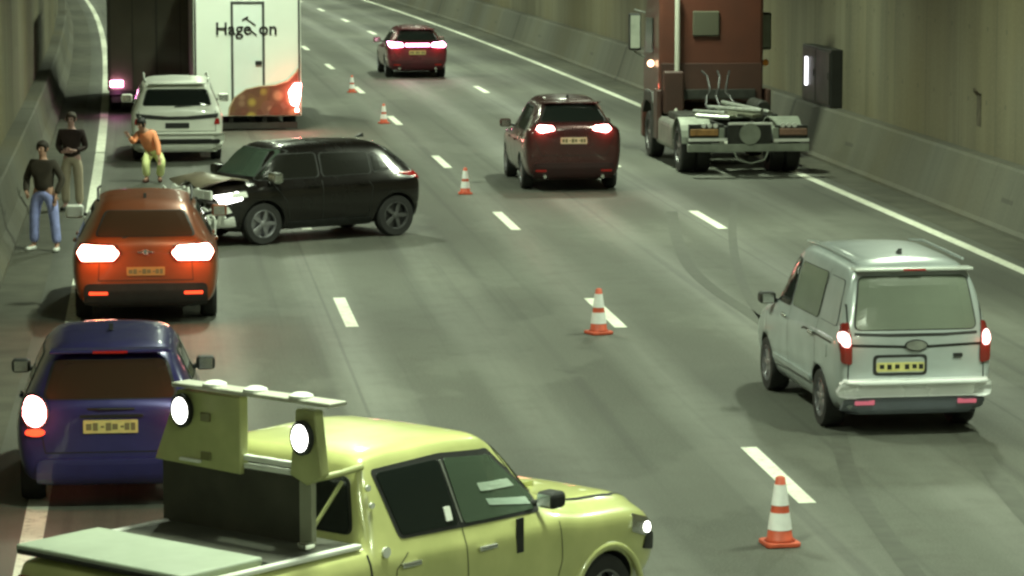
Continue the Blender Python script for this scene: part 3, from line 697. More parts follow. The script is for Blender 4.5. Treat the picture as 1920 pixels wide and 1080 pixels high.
# ------------------------------------------------------------------ silver van, right
def silver_van():
    L, W, H = 4.15, 1.66, 1.84; P = mat('silver_paint', (.44, .49, .49), .28, .30, .6, var=.18, vscale=2.5)
    loc, rz = place(4.23, 32.75, 8.6, L)
    t = thing('small_van', 'silver high roofed family van with bright rear bumper driving in the right lane', 'van', loc, rz)
    y0 = -L / 2; h = W / 2
    rows = [(y0, .40, 1.00, 1.05, h * .84, h * .90, h * .82), (y0 + .03, .30, 1.05, 1.16, h * .90, h * .95, h * .84), (y0 + .08, .26, 1.08, 1.36, h * .92, h * .97, h * .84),
            (y0 + .20, .24, 1.10, 1.70, h * .95, h, h * .80), (y0 + .27, .24, 1.10, 1.77, h * .95, h, h * .78), (y0 + .5, .22, 1.10, 1.82, h * .96, h, h * .77), (-.3, .20, 1.08, 1.84, h * .96, h, h * .77),
            (.25, .20, 1.06, 1.80, h * .96, h, h * .76), (.50, .20, 1.05, 1.72, h * .96, h, h * .75), (1.22, .20, 1.0, 1.10, h * .96, h, h * .80), (1.5, .22, .94, 1.02, h * .94, h * .97, h * .76),
            (1.85, .24, .80, .88, h * .90, h * .92, h * .7), (2.02, .28, .62, .70, h * .82, h * .84, h * .62), (2.075, .36, .52, .58, h * .70, h * .72, h * .5)]
    bm = shell(rows, round_=.12)
    b, bv = body('body', bm, P, t, [(-1.25, .31, .36), (1.24, .31, .36)], W / 2)
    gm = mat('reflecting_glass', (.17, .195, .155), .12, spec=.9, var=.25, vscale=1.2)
    win('rear_window', bv, [(-.65, 1.14), (.65, 1.14), (.57, 1.68), (-.57, 1.68)], 'B', t, m=gm, frame=.02, r=.07)
    seam(bv, [(-.66, 1.10), (-.3, 1.085), (.3, 1.085), (.66, 1.10)], 'B', t, w=.03, name='window_trim')
    seam(bv, [(-.70, .985), (0, .955), (.70, .985)], 'B', t, w=.028, name='tailgate_trim')
    seam(bv, [(-.71, 1.70), (-.73, .62), (.73, .62), (.71, 1.70)], 'B', t, w=.014, name='tailgate_seam')
    bd = patch('badge', bv, disc(0, .975, .11, .05), 'B', M_STEEL, t, off=.025, r=.01, rings=3); patch('badge_ring', bv, disc(0, .975, .125, .062), 'B', M_INK, bd, off=.018, r=.01, rings=3)
    patch('plate_recess', bv, rect(-.46, .12, .66, .88), 'B', M_PLAS, t, off=.008, r=.05)
    patch('plate_surround', bv, rect(-.43, .09, .69, .85), 'B', P, t, off=.014, r=.04)
    pl = patch('licence_plate', bv, rect(-.425, .085, .705, .80), 'B', M_PLATE, t, off=.022, r=.01)
    for k, xx in enumerate((-.37, -.29, -.205, -.10, -.02, .05)):
        patch('plate_mark', bv, rect(xx - .024, xx + .024, .735 - (.008 if k % 2 else 0), .78), 'B', M_INK, pl, off=.027, r=.004, rings=2, skirt=0)
    patch('model_badge', bv, rect(.40, .50, .845, .885), 'B', M_INK, t, off=.02, r=.01, rings=3)
    bp = bumper(t, bv, .78, .44, .62, mat('bumper_glare', (.95, .97, .98), .25, .2, .6, var=.08), .06)  # bumper coloured near-white to carry the glare on it
    bm = bmesh.new(); prism(bm, [(-.76, y0 - .10), (-.64, y0 - .15), (.64, y0 - .15), (.76, y0 - .10), (.80, y0 + .12), (-.80, y0 + .12)], 'z', .58, .63); obj('bumper_step', bm, mat('bumper_top_glare', (.92, .95, .96), .22, .1, .6), t, bevel=.02)  # same glare painted into the ledge colour
    patch('rear_apron', bv, rect(-.74, .74, .27, .43), 'B', mat('apron_blue_grey', (.16, .18, .21), .45, var=.2), t, off=.03, r=.05)
    ml = emit('van_tail_light', (1.0, .6, .55), 4)
    for sx in (-1, 1):
        sd = 'R' if sx > 0 else 'L'
        tl = patch('tail_light', bv, [(sx * .69, .78), (sx * .79, .80), (sx * .80, 1.0), (sx * .76, 1.20), (sx * .70, 1.22), (sx * .69, .98)][::sx], 'B', mat('van_lens_%d' % (sx + 2), (.16, .02, .015), .15, coat=.5), t, off=.022, r=.03)
        patch('light_lens', bv, disc(sx * .748, 1.04, .042, .075), 'B', ml, tl, off=.034, r=.01, rings=4)
        patch('reflector', bv, rect(sx * .55 - .10, sx * .55 + .10, .37, .41), 'B', emit('van_reflector_glow_%d' % (sx + 2), (1.0, .30, .38), .35), t, off=.05, r=.01, rings=3)  # reflector emits a little so that it looks lit
        win('side_window', bv, [(-1.85, 1.16), (-1.15, 1.16), (-1.15, 1.62), (-1.72, 1.62)], sd, t, m=P, frame=.012)
        win('side_window', bv, [(-1.05, 1.15), (.10, 1.14), (.10, 1.62), (-1.05, 1.63)], sd, t, m=gm, frame=.02)
        win('side_window', bv, [(.20, 1.13), (1.12, 1.10), (.72, 1.50), (.48, 1.62), (.20, 1.62)], sd, t)
        mirror(t, sx, .79, .95, 1.10, M_PLAS, .85)
        handle(bv, .30, 1.0, sd, t, M_CHROME); handle(bv, -.95, .98, sd, t, M_CHROME)
        seam(bv, [(.14, 1.66), (.14, .40), (1.0, .36), (1.15, .70), (1.18, 1.08)], sd, t); seam(bv, [(.14, .40), (-.85, .40), (-1.1, .70), (-1.1, 1.68)], sd, t)
        seam(bv, [(-1.8, .98), (-.6, .985), (-.5, .96)], sd, t, w=.02, name='slide_rail')
        patch('side_moulding', bv, rect(-.85, .85, .44, .50), sd, P, t, off=.02, r=.02)
        patch('fuel_flap', bv, rect(-1.62, -1.46, .80, .94), sd, P, t, off=.008, r=.03) if sx < 0 else None
        for yy in (-1.25, 1.24): wheel(t, sx * (W / 2 - .005), yy, .315, sx, rimm=M_RIM, spokes=7)
        bm = bmesh.new(); tube(bm, [(sx * .60, -1.7, 1.835), (sx * .60, -.2, 1.865), (sx * .58, .3, 1.82)], .014); obj('roof_rib', bm, P, t)
        point_glow(t, (sx * .76, y0 - .09, 1.02), (1, .15, .1), .5)
    bm = bmesh.new(); box(bm, (-.64, .64), (y0 + .10, y0 + .30), (1.745, 1.775)); s = obj('roof_spoiler', bm, mat('spoiler_silver', (.6, .64, .6), .25, .2, .6), t, bevel=.012)
    bm = bmesh.new(); box(bm, (-.12, .12), (y0 + .09, y0 + .10), (1.75, 1.77)); obj('brake_light', bm, M_RED, s)
    bm = bmesh.new(); tube(bm, [(-.62, y0 + .06, 1.17), (-.2, y0 + .055, 1.19), (.05, y0 + .05, 1.165)], .012); obj('wiper', bm, M_PLAS, t)
    roof_aerial(t, -1.3, 1.85)
silver_van()
# ------------------------------------------------------------------ yellow-green road inspector pickup, foreground
def pickup():
    P = mat('lime_paint', (.54, .55, .23), .30, 0, .9, var=.42, vscale=2.6, dirt=(.24, .27, .09))
    P2 = mat('rack_lime', (.40, .42, .18), .45, 0, .2, var=.2, vscale=5)
    t = thing('pickup_truck', 'yellow-green double cab pickup with a lamp rack over its covered bed across the lower left', 'pickup', (-1.02, 22.95, 0), R(-39.5))
    h = .92
    rows = [(-2.70, .52, 1.02, 1.08, h * .88, h * .94, h * .88), (-2.66, .44, 1.08, 1.13, h * .93, h * .97, h * .91), (-1.9, .36, 1.10, 1.15, h * .96, h, h * .94), (-1.08, .32, 1.11, 1.16, h * .96, h, h * .94),
            (-1.04, .32, 1.11, 1.18, h * .96, h, h * .92), (-.98, .32, 1.13, 1.56, h * .96, h, h * .78), (-.90, .32, 1.13, 1.75, h * .96, h, h * .74), (-.5, .31, 1.12, 1.785, h * .96, h, h * .74), (0, .30, 1.11, 1.79, h * .96, h, h * .745),
            (.36, .30, 1.10, 1.765, h * .96, h, h * .73), (.52, .30, 1.09, 1.70, h * .96, h, h * .69), (1.06, .30, 1.08, 1.22, h * .96, h, h * .78), (1.30, .31, 1.04, 1.15, h * .97, h, h * .80),
            (1.9, .34, .99, 1.11, h * .96, h * .98, h * .80), (2.14, .36, .95, 1.05, h * .93, h * .95, h * .76), (2.29, .40, .86, .95, h * .88, h * .90, h * .70), (2.36, .46, .72, .80, h * .78, h * .82, h * .60)]
    bm = shell(rows, crown=.012, round_=.06, edge=.955)
    b, bv = body('body', bm, P, t, [(-1.55, .34, .40), (1.62, .33, .39)], h, depth=.34)
    for sx in (-1, 1):
        sd = 'R' if sx > 0 else 'L'
        patch('window_surround', bv, [(-.84, 1.67), (-.71, 1.175), (.90, 1.13), (.93, 1.25), (.48, 1.645), (-.1, 1.69)], sd, M_PLAS, t, off=.004, r=.05, rings=8)
        patch('pillar_trim', bv, [(-.045, 1.19), (-.025, 1.19), (-.105, 1.64), (-.125, 1.64)], sd, M_STEEL, t, off=.012, r=.002, rings=2)
        win('side_window', bv, [(-.68, 1.20), (-.07, 1.185), (-.14, 1.65), (-.80, 1.64)], sd, t, frame=.0, r=.04)
        wf = win('side_window', bv, [(-.01, 1.18), (.84, 1.155), (.88, 1.25), (.46, 1.60), (-.08, 1.65)], sd, t, frame=.0, r=.04, m=mat('front_side_glass_%s' % sd, (.06, .085, .06), .04, spec=1.0))
        handle(bv, -.66, 1.00, sd, t, M_CHROME); handle(bv, .18, .985, sd, t, M_CHROME)
        seam(bv, [(-.04, 1.68), (-.04, 1.2), (-.02, .42)], sd, t, w=.008)
        seam(bv, [(-.66, 1.08), (-.80, .98), (-.86, .55), (-.80, .42), (-.02, .42), (.96, .42), (1.06, .75), (1.04, 1.10)], sd, t, w=.008)
        seam(bv, [(-1.06, 1.12), (-1.06, .50)], sd, t, w=.02, name='bed_gap')
        mirror(t, sx, .92, .80, 1.24, mat('mirror_black_%d' % (sx + 2), (.012, .013, .012), .75), .80)
        patch('wheel_arch_trim', bv, [(1.0, .60), (1.12, .80), (1.35, .93), (1.75, .93), (1.98, .80), (2.08, .60), (2.03, .62), (1.93, .77), (1.72, .87), (1.38, .87), (1.17, .76), (1.06, .60)], sd, P, t, off=.02, r=.02, rings=1) if False else None
        for y in (-1.55, 1.62): wheel(t, sx * (h - .005), y, .345, sx, w=.25, rimm=M_RIM, spokes=6)
        for y in (-1.55, 1.62):
            bm = bmesh.new(); prev = None
            for k in range(19):
                a_ = R(-8 + 196 * k / 18); q_ = []
                for rr_, xx_ in ((.405, .915), (.405, .955), (.445, .95), (.47, .90)):
                    q_.append(bm.verts.new((sx * xx_, y + rr_ * math.cos(a_), .335 + rr_ * math.sin(a_))))
                if prev:
                    for j_ in range(3): bm.faces.new((prev[j_], prev[j_ + 1], q_[j_ + 1], q_[j_]))
                prev = q_
            obj('wheel_arch_flare', bm, P, t, smooth=True)
        patch('sill_step', bv, rect(-1.02, 1.10, .33, .39), sd, M_PLAS, t, off=.05, r=.02)
        hl = patch('headlight', bv, [(1.92, .82), (2.18, .74), (2.26, .80), (2.20, .88), (1.96, .95)], sd, M_CHROME, t, off=.012, r=.03)
        patch('headlight_lens', bv, disc(2.16, .815, .045, .038), sd, M_LAMPW if sx > 0 else M_WHITE, hl, off=.02, r=.01, rings=3)
        patch('front_light', bv, rect(sx * .60 - .17, sx * .60 + .17, .72, .84), 'F', M_CHROME, t, off=.02, r=.04)
        patch('tail_light', bv, rect(sx * .80 - .05, sx * .80 + .05, .72, 1.02), 'B', M_RED, t, off=.02, r=.02)
        bm = bmesh.new(); box(bm, sorted((sx * .80, sx * .865)), (-2.64, -1.08), (1.16, 1.20)); obj('bed_rail', bm, M_WHITE, t, bevel=.014)
    bm = bmesh.new(); box(bm, (.925, .945), (.52, .60), (.88, 1.14), Matrix.Translation((0, 0, 0)))
    obj('door_strap', bm, M_PLAS, t, bevel=.006)
    win('windscreen', bv, [(-.72, 1.26), (.72, 1.26), (.60, 1.67), (-.60, 1.67)], 'F', t)
    win('rear_window', bv, [(-.70, 1.24), (.70, 1.24), (.62, 1.62), (-.62, 1.62)], 'B', t)
    patch('grille_corner', bv, [(2.10, .66), (2.28, .62), (2.30, .74), (2.16, .80)], 'R', M_PLAS, t, off=.014, r=.02)
    patch('grille', bv, rect(-.40, .40, .62, .86), 'F', M_PLAS, t, off=.02, r=.05)
    patch('front_bumper', bv, rect(-.70, .70, .42, .60), 'F', M_PLAS, t, off=.015, r=.06)
    seam(bv, [(.70, 1.12), (.72, 1.5), (.72, 1.9), (.66, 2.15)], 'T', t, w=.02, name='bonnet_seam'); seam(bv, [(-.70, 1.12), (-.72, 1.5), (-.72, 1.9), (-.66, 2.15)], 'T', t, w=.02, name='bonnet_seam')
    patch('bonnet_scoop', bv, rect(-.22, .22, 1.35, 1.62), 'T', P, t, off=.04, r=.05)
    patch('painted_reflection', bv, [(.22, 1.43), (.62, 1.40), (.68, 1.34), (.24, 1.37)], 'R', mat('reflection_pale', (.36, .44, .36), .4), t, off=.014, r=.01, rings=3)  # pale stripe on the outside of the glass, painted in as a reflection
    patch('painted_reflection', bv, [(.28, 1.31), (.78, 1.245), (.80, 1.19), (.30, 1.265)], 'R', mat('reflection_pale_low', (.33, .42, .35), .4), t, off=.014, r=.01, rings=3)  # second, lower painted reflection stripe
    patch('window_sticker', bv, rect(-.20, -.13, 1.22, 1.32), 'R', M_WHITE, t, off=.016, r=.01, rings=3)
    # bed cover in two pieces
    bm = bmesh.new(); box(bm, (-.78, .78), (-1.92, -1.08), (1.15, 1.195)); obj('bed_cover', bm, mat('olive_cover', (.075, .078, .058), .55, var=.35, vscale=2.5, bump=.15, bscale=8), t, bevel=.012)
    bm = bmesh.new(); box(bm, (-.88, .74), (-2.72, -1.94), (1.17, 1.235)); lid = obj('bed_lid', bm, mat('pale_lid', (.44, .50, .40), .45, var=.2, vscale=2), t, bevel=.02)
    bm = bmesh.new(); box(bm, (-.84, .70), (-2.735, -2.72), (1.175, 1.205)); obj('lid_edge', bm, M_INK, lid)
    # rack: mesh guard, two uprights with lamps, cross bar with beacons, braces
    ry = -1.30
    bm = bmesh.new(); box(bm, (-.86, .52), (ry - .02, ry + .02), (1.19, 1.66)); g = obj('rack_guard', bm, mat('guard_dark', (.045, .042, .03), .6, var=.4, vscale=3), t, bevel=.006)
    bm = bmesh.new()
    prism(bm, [(-.90, 1.64), (-.04, 1.62), (-.04, 2.17), (-.66, 2.17)], 'y', ry - .06, ry + .03); u = obj('rack_panel', bm, P2, t, bevel=.012)
    bm = bmesh.new()
    for z in (2.0, 1.72): box(bm, (-.42, -.32), (ry - .075, ry - .06), (z - .03, z + .03))
    obj('panel_hinge', bm, mat('hinge_olive', (.14, .14, .05), .6), u, bevel=.01)
    bm = bmesh.new(); box(bm, (-.62, -.42), (ry - .09, ry - .06), (1.665, 1.685)); obj('panel_latch', bm, M_WHITE, u, bevel=.004)
    bm = bmesh.new()
    prism(bm, [(.44, 1.68), (.60, 1.62), (.74, 1.70), (.68, 2.15), (.50, 2.15)], 'y', ry - .06, ry + .03); u2 = obj('rack_panel', bm, P2, t, bevel=.012)
    bm = bmesh.new(); box(bm, (.50, .62), (ry - .03, ry + .02), (1.19, 1.64)); obj('rack_post', bm, mat('post_olive', (.30, .31, .22), .5, var=.2), t, bevel=.008)
    for x, z, par in ((-.58, 2.03, u), (.59, 1.96, u2)):
        bm = bmesh.new(); lathe(bm, [(.085, ry - .06), (.098, ry - .075), (.098, ry - .11), (.085, ry - .115)], 'y', 28, (x, 0, z)); l = obj('warning_lamp', bm, M_INK, par)
        for v in l.data.vertices: v.co.z = z + (v.co.z - z) * 1.25
        bm = bmesh.new(); lathe(bm, [(.078, ry - .112), (.062, ry - .13), (.03, ry - .14)], 'y', 28, (x, 0, z)); q = obj('lamp_lens', bm, M_LAMPW, l) if False else obj('warning_lens', bm, M_LAMPW, par)
        for v in q.data.vertices: v.co.z = z + (v.co.z - z) * 1.25
    bm = bmesh.new(); box(bm, (-.70, .84), (ry - .08, ry + .10), (2.19, 2.22)); cb = obj('cross_bar', bm, mat('bar_grey', (.50, .50, .42), .4, .3, var=.2), t, bevel=.01)
    for x in (-.34, .06, .50):
        bm = bmesh.new(); lathe(bm, [(.09, 2.22), (.085, 2.24), (.05, 2.255)], 'z', 20, (x, ry, 0)); obj('beacon', bm, M_WHITE, cb)
    for pts_, r_ in (([(.62, ry + .02, 1.66), (.68, ry + .2, 1.68), (.70, -.90, 1.70)], .024), ([(.58, ry + .02, 1.30), (.68, ry + .22, 1.62)], .014), ([(-.70, ry + .02, 1.66), (-.66, -.90, 1.70)], .018)):
        bm = bmesh.new(); tube(bm, pts_, r_); obj('rack_brace', bm, P2, t)
    bm = bmesh.new(); box(bm, (-.05, .46), (ry - .02, ry + .03), (1.72, 1.76)); obj('rack_rail', bm, M_WHITE, t, bevel=.006)
    bm = bmesh.new(); box(bm, (-.05, .46), (ry - .02, ry + .03), (1.665, 1.70)); obj('rack_rail', bm, M_WHITE, t, bevel=.006)
    bm = bmesh.new(); box(bm, (.64, .72), (-1.5, -1.4), (1.195, 1.25)); obj('lid_latch', bm, M_CHROME, t, bevel=.01)
    bm = bmesh.new()
    for z, x in ((1.56, .765), (1.44, .80)): lathe(bm, [(.022, .0), (.022, .02)], 'x', 14, (x, -.92, z))
    obj('pillar_vent', bm, M_WHITE, t)
    # interior hints
    bm = bmesh.new(); lathe(bm, [(.035, .91), (.04, .935)], 'x', 16, (0, -.90, 1.12)); obj('fuel_cap', bm, M_WHITE, t)
pickup()

# ------------------------------------------------------------------ lorries
def truck_wheel(parent, x, y, r, side, w=.30):
    return wheel(parent, x, y, r, side, w=w, rimm=M_RIMD, spokes=8)
def tractor():
    t0 = (4.72, 62.9); hd = 6.69; loc = (t0[0], t0[1], 0)
    t = thing('tractor_unit', 'red lorry tractor unit without trailer driving past the right tunnel wall', 'lorry', loc, R(hd))
    P = mat('lorry_red', (.085, .024, .013), .5, .1, .4, var=.3, vscale=1.5)
    PD = mat('lorry_dark_red', (.055, .022, .015), .5, 0, .2, var=.4, vscale=1.2)
    LG = mat('lorry_grey_green', (.30, .33, .27), .5, .2, var=.4, vscale=3)
    bm = bmesh.new()
    for sx in (-1, 1): box(bm, sorted((sx * .38, sx * .46)), (.1, 6.2), (.75, 1.0))
    for y in (.2, 1.4, 2.6, 3.6): box(bm, (-.38, .38), (y, y + .12), (.78, .97))
    obj('frame', bm, M_GREASE, t, bevel=.01)
    bm = bmesh.new(); box(bm, (-1.23, 1.23), (-.02, .10), (.50, .66)); obj('rear_bumper', bm, LG, t, bevel=.02)
    bm = bmesh.new(); box(bm, (-1.22, -.44), (-.04, .0), (.72, .78)); box(bm, (.50, 1.22), (-.04, .0), (.70, .76)); obj('reflective_strip', bm, M_WHITE, t)
    bm = bmesh.new(); box(bm, (-1.20, -.50), (.02, .14), (.68, 1.05)); obj('lamp_board', bm, M_GREASE, t, bevel=.01)
    bm = bmesh.new(); box(bm, (.55, 1.20), (.02, .14), (.68, 1.02)); obj('lamp_board', bm, M_GREASE, t, bevel=.01)
    for sx in (-1, 1):
        bm = bmesh.new(); box(bm, sorted((sx * .62, sx * 1.18)), (-.03, .03), (.83, .96)); tl = obj('tail_light', bm, mat('dusty_lens_%d' % (sx + 2), (.42, .22, .07) if sx < 0 else (.30, .17, .12), .5, var=.4, vscale=9), t, bevel=.015)
        bm = bmesh.new(); 
        for k in range(3): lathe(bm, [(.045, -.05), (.045, -.03)], 'y', 14, (sx * (.68 + .12 * k), 0, 1.03))
        obj('marker_lamp', bm, M_WHITE, tl)
        bm = bmesh.new(); box(bm, sorted((sx * .50, sx * .60)), (-.03, .06), (.66, .98), ); obj('lamp_bracket', bm, LG, t, bevel=.01)
        # mudguards with pale edges
        bm = bmesh.new(); pr = []
        for k in range(13):
            a = R(10 + 160 * k / 12); pr.append((1.25 + .62 * math.cos(a), .52 + .60 * math.sin(a)))
        pr2 = [(1.25 + (a - 1.25) * .96, .52 + (b - .52) * .96) for a, b in pr[::-1]]
        prism(bm, pr + pr2, 'x', *sorted((sx * .62, sx * 1.24))); obj('mudguard', bm, LG, t, bevel=.0)
        truck_wheel(t, sx * 1.22, 1.25, .50, sx, .30); truck_wheel(t, sx * .90, 1.25, .50, sx, .28)
        truck_wheel(t, sx * 1.22, 5.0, .50, sx, .30)
        bm = bmesh.new(); pr = [(2.1, .35), (4.2, .35), (4.2, .95), (2.1, .95)]; prism(bm, pr, 'x', *sorted((sx * .65, sx * 1.20))); obj('fuel_tank', bm, mat('tank_steel_%d' % (sx + 2), (.3, .3, .27), .4, .6, var=.4), t, bevel=.12)
        bm = bmesh.new(); prism(bm, [(3.85, .45), (4.35, .45), (4.35, 1.5), (3.85, 1.5)], 'x', *sorted((sx * 1.12, sx * 1.22))); obj('side_fairing', bm, PD, t, bevel=.03)
        # mirrors on arms
        bm = bmesh.new(); box(bm, sorted((sx * 1.30, sx * 1.56)), (5.55, 5.72), (2.25, 3.05)); mr = obj('side_mirror', bm, M_PLAS, t, bevel=.04)
        bm = bmesh.new(); box(bm, sorted((sx * 1.33, sx * 1.53)), (5.535, 5.55), (2.30, 3.0)); obj('mirror_glass', bm, LG, mr)
        bm = bmesh.new(); tube(bm, [(sx * 1.18, 5.8, 3.05), (sx * 1.42, 5.75, 3.12)], .025); tube(bm, [(sx * 1.18, 5.8, 2.1), (sx * 1.42, 5.75, 2.22)], .025); obj('mirror_arm', bm, M_STEEL, mr)
    # fifth wheel, ramps, catwalk, cables
    bm = bmesh.new(); prism(bm, [(-.42, .75), (-.16, .45), (-.05, .9), (.05, .9), (.16, .45), (.42, .75), (.46, 1.5), (.2, 1.75), (-.2, 1.75), (-.46, 1.5)], 'z', 1.14, 1.20); obj('fifth_wheel', bm, mat('fifth_wheel_steel', (.20, .21, .15), .35, .5, var=.5, vscale=8), t, bevel=.01)
    bm = bmesh.new(); lathe(bm, [(.16, -.06), (.21, -.06), (.21, .02), (.16, .02)], 'y', 26, (.02, 0, .86)); obj('coupling_ring', bm, LG, t)
    bm = bmesh.new(); box(bm, (-.42, .46), (-.0, .06), (.66, 1.06)); obj('rear_crossmember', bm, M_GREASE, t, bevel=.01)
    bm = bmesh.new(); box(bm, (-.42, .48), (-.03, .0), (1.04, 1.09)); obj('crossmember_lip', bm, M_WHITE, t, bevel=.006)
    for pts_ in ([(-.35, 2.6, 1.22), (.42, .75, 1.26)], [(-.75, 2.0, 1.18), (-.28, 1.0, 1.20)], [(.0, 2.9, 1.3), (.60, .9, 1.22)], [(-.9, .9, 1.16), (-.3, .5, 1.14)]):
        bm = bmesh.new(); a_, b_ = Vector(pts_[0]), Vector(pts_[1]); tube(bm, [a_, b_], .045); obj('guide_rail', bm, M_STEEL, t)
    bm = bmesh.new()
    for k in range(3):
        pts = [(-.3 + .25 * k + .1 * math.sin(j * .9 + k), 3.7 - j * .22, 1.9 - .75 * math.sin(j / 8 * math.pi / 2) + .06 * math.sin(j * 2)) for j in range(9)]
        tube(bm, pts, .022, 8)
    obj('air_hose', bm, M_INK, t)
    bm = bmesh.new(); tube(bm, [(-.30, .0, .52), (-.22, -.03, .34), (.05, -.04, .27), (.32, -.03, .34), (.40, .0, .52)], .018, 8); obj('tow_cable', bm, LG, t)
    bm = bmesh.new(); box(bm, (-.52, .52), (1.95, 3.75), (1.02, 1.06)); obj('catwalk', bm, LG, t, bevel=.006)
    bm = bmesh.new(); lathe(bm, [(.16, 2.3), (.16, 3.4)], 'y', 18, (.75, 0, 1.2)); obj('air_tank', bm, M_GREASE, t, bevel=.03)
    for x0_, x1_ in ((-1.05, -.5), (.5, 1.05)):
        bm = bmesh.new(); box(bm, (x0_, x1_), (2.25, 3.45), (.95, 1.09)); obj('side_deck', bm, M_GREASE, t, bevel=.03)
    # cab
    bm = bmesh.new(); prism(bm, [(4.0, 1.25), (6.05, 1.05), (6.15, 1.6), (6.10, 2.2), (5.85, 3.1), (5.55, 3.55), (4.1, 3.62), (4.0, 3.5)], 'x', -1.16, 1.08); cab = obj('cab', bm, P, t, bevel=.09)
    bm = bmesh.new(); box(bm, (-1.12, 1.04), (3.975, 4.02), (1.28, 2.05)); obj('cab_back_panel', bm, PD, cab, bevel=.01)
    bm = bmesh.new(); box(bm, (-.45, .12), (3.95, 4.01), (2.62, 3.15)); obj('back_window', bm, mat('dull_window', (.07, .07, .05), .3), cab, bevel=.03)
    bm = bmesh.new(); box(bm, (-.9, .9), (3.94, 3.99), (1.30, 1.5)); obj('cab_step', bm, M_GREASE, cab, bevel=.01)
    for sx in (-1, 1):
        bm = bmesh.new(); prism(bm, [(4.75, 2.25), (5.85, 2.2), (5.70, 2.95), (4.75, 2.98)], 'x', *sorted((sx * 1.155, sx * 1.17))); obj('side_window', bm, M_GLASS, cab)
        bm = bmesh.new(); lathe(bm, [(.075, 4.6), (.06, 4.55)], 'y', 14, (sx * 1.24, 0, 2.02)); q = obj('side_marker', bm, emit('marker_orange', (1.0, .6, .35), 5) if sx < 0 else M_AMB, cab)
        bm = bmesh.new(); prism(bm, [(4.35, .45), (4.42, 1.2), (4.6, 1.42), (5.5, 1.42), (5.75, 1.1), (5.75, .9), (5.45, 1.15), (5.3, 1.2), (4.7, 1.2), (4.5, .95), (4.45, .45)], 'x', *sorted((sx * 1.0, sx * 1.23))); obj('front_mudguard', bm, M_GREASE, t, bevel=.01)
    bm = bmesh.new(); prism(bm, [(5.80, 3.1), (6.10, 2.2), (6.12, 2.2), (5.83, 3.1)], 'x', -1.05, 1.05); obj('windscreen', bm, M_GLASS, cab)
    bm = bmesh.new(); box(bm, (-1.2, 1.2), (5.9, 6.2), (.35, 1.1)); obj('front_bumper', bm, P, t, bevel=.06)
    bm = bmesh.new(); tube(bm, [(-.86, 3.7, .9), (-.82, 3.82, 1.25), (-.80, 3.84, 1.5), (-.80, 3.84, 3.6)], .055, 14); obj('intake_pipe', bm, mat('pipe_pale', (.55, .56, .48), .35, .3), t)
    bm = bmesh.new(); box(bm, (-1.10, -.66), (3.72, 3.96), (1.0, 1.9)); obj('air_cleaner', bm, PD, t, bevel=.05)
    bm = bmesh.new(); prism(bm, [(4.1, 3.60), (5.4, 3.55), (4.9, 3.95), (4.2, 4.25)], 'x', -1.05, 1.05); obj('roof_deflector', bm, P, cab, bevel=.06)
tractor()

def box_lorry(name, label, x, y, hd, W, H, zb, L, m, ML):
    t = thing(name, label, 'lorry', (x, y, 0), R(hd))
    bm = bmesh.new(); box(bm, (-W / 2, W / 2), (0, L), (zb, H)); b = obj('box_body', bm, m, t, bevel=.025)
    bm = bmesh.new()
    for sx in (-1, 1): box(bm, sorted((sx * .35, sx * .45)), (.1, L + 1.5), (zb - .28, zb - .01))
    box(bm, (-W / 2 + .1, W / 2 - .1), (.05, .15), (zb - .30, zb - .15)); obj('frame', bm, M_GREASE, t)
    for sx in (-1, 1):
        truck_wheel(t, sx * (W / 2 - .04), 2.0, .46, sx); truck_wheel(t, sx * (W / 2 - .04), L + .6, .46, sx)
    bm = bmesh.new(); prism(bm, [(L + .1, .6), (L + 2.0, .6), (L + 2.05, 1.6), (L + 1.7, 2.7), (L + .1, 2.75)], 'x', -W / 2 + .08, W / 2 - .08); c = obj('cab', bm, ML, t, bevel=.08)
    return t, b
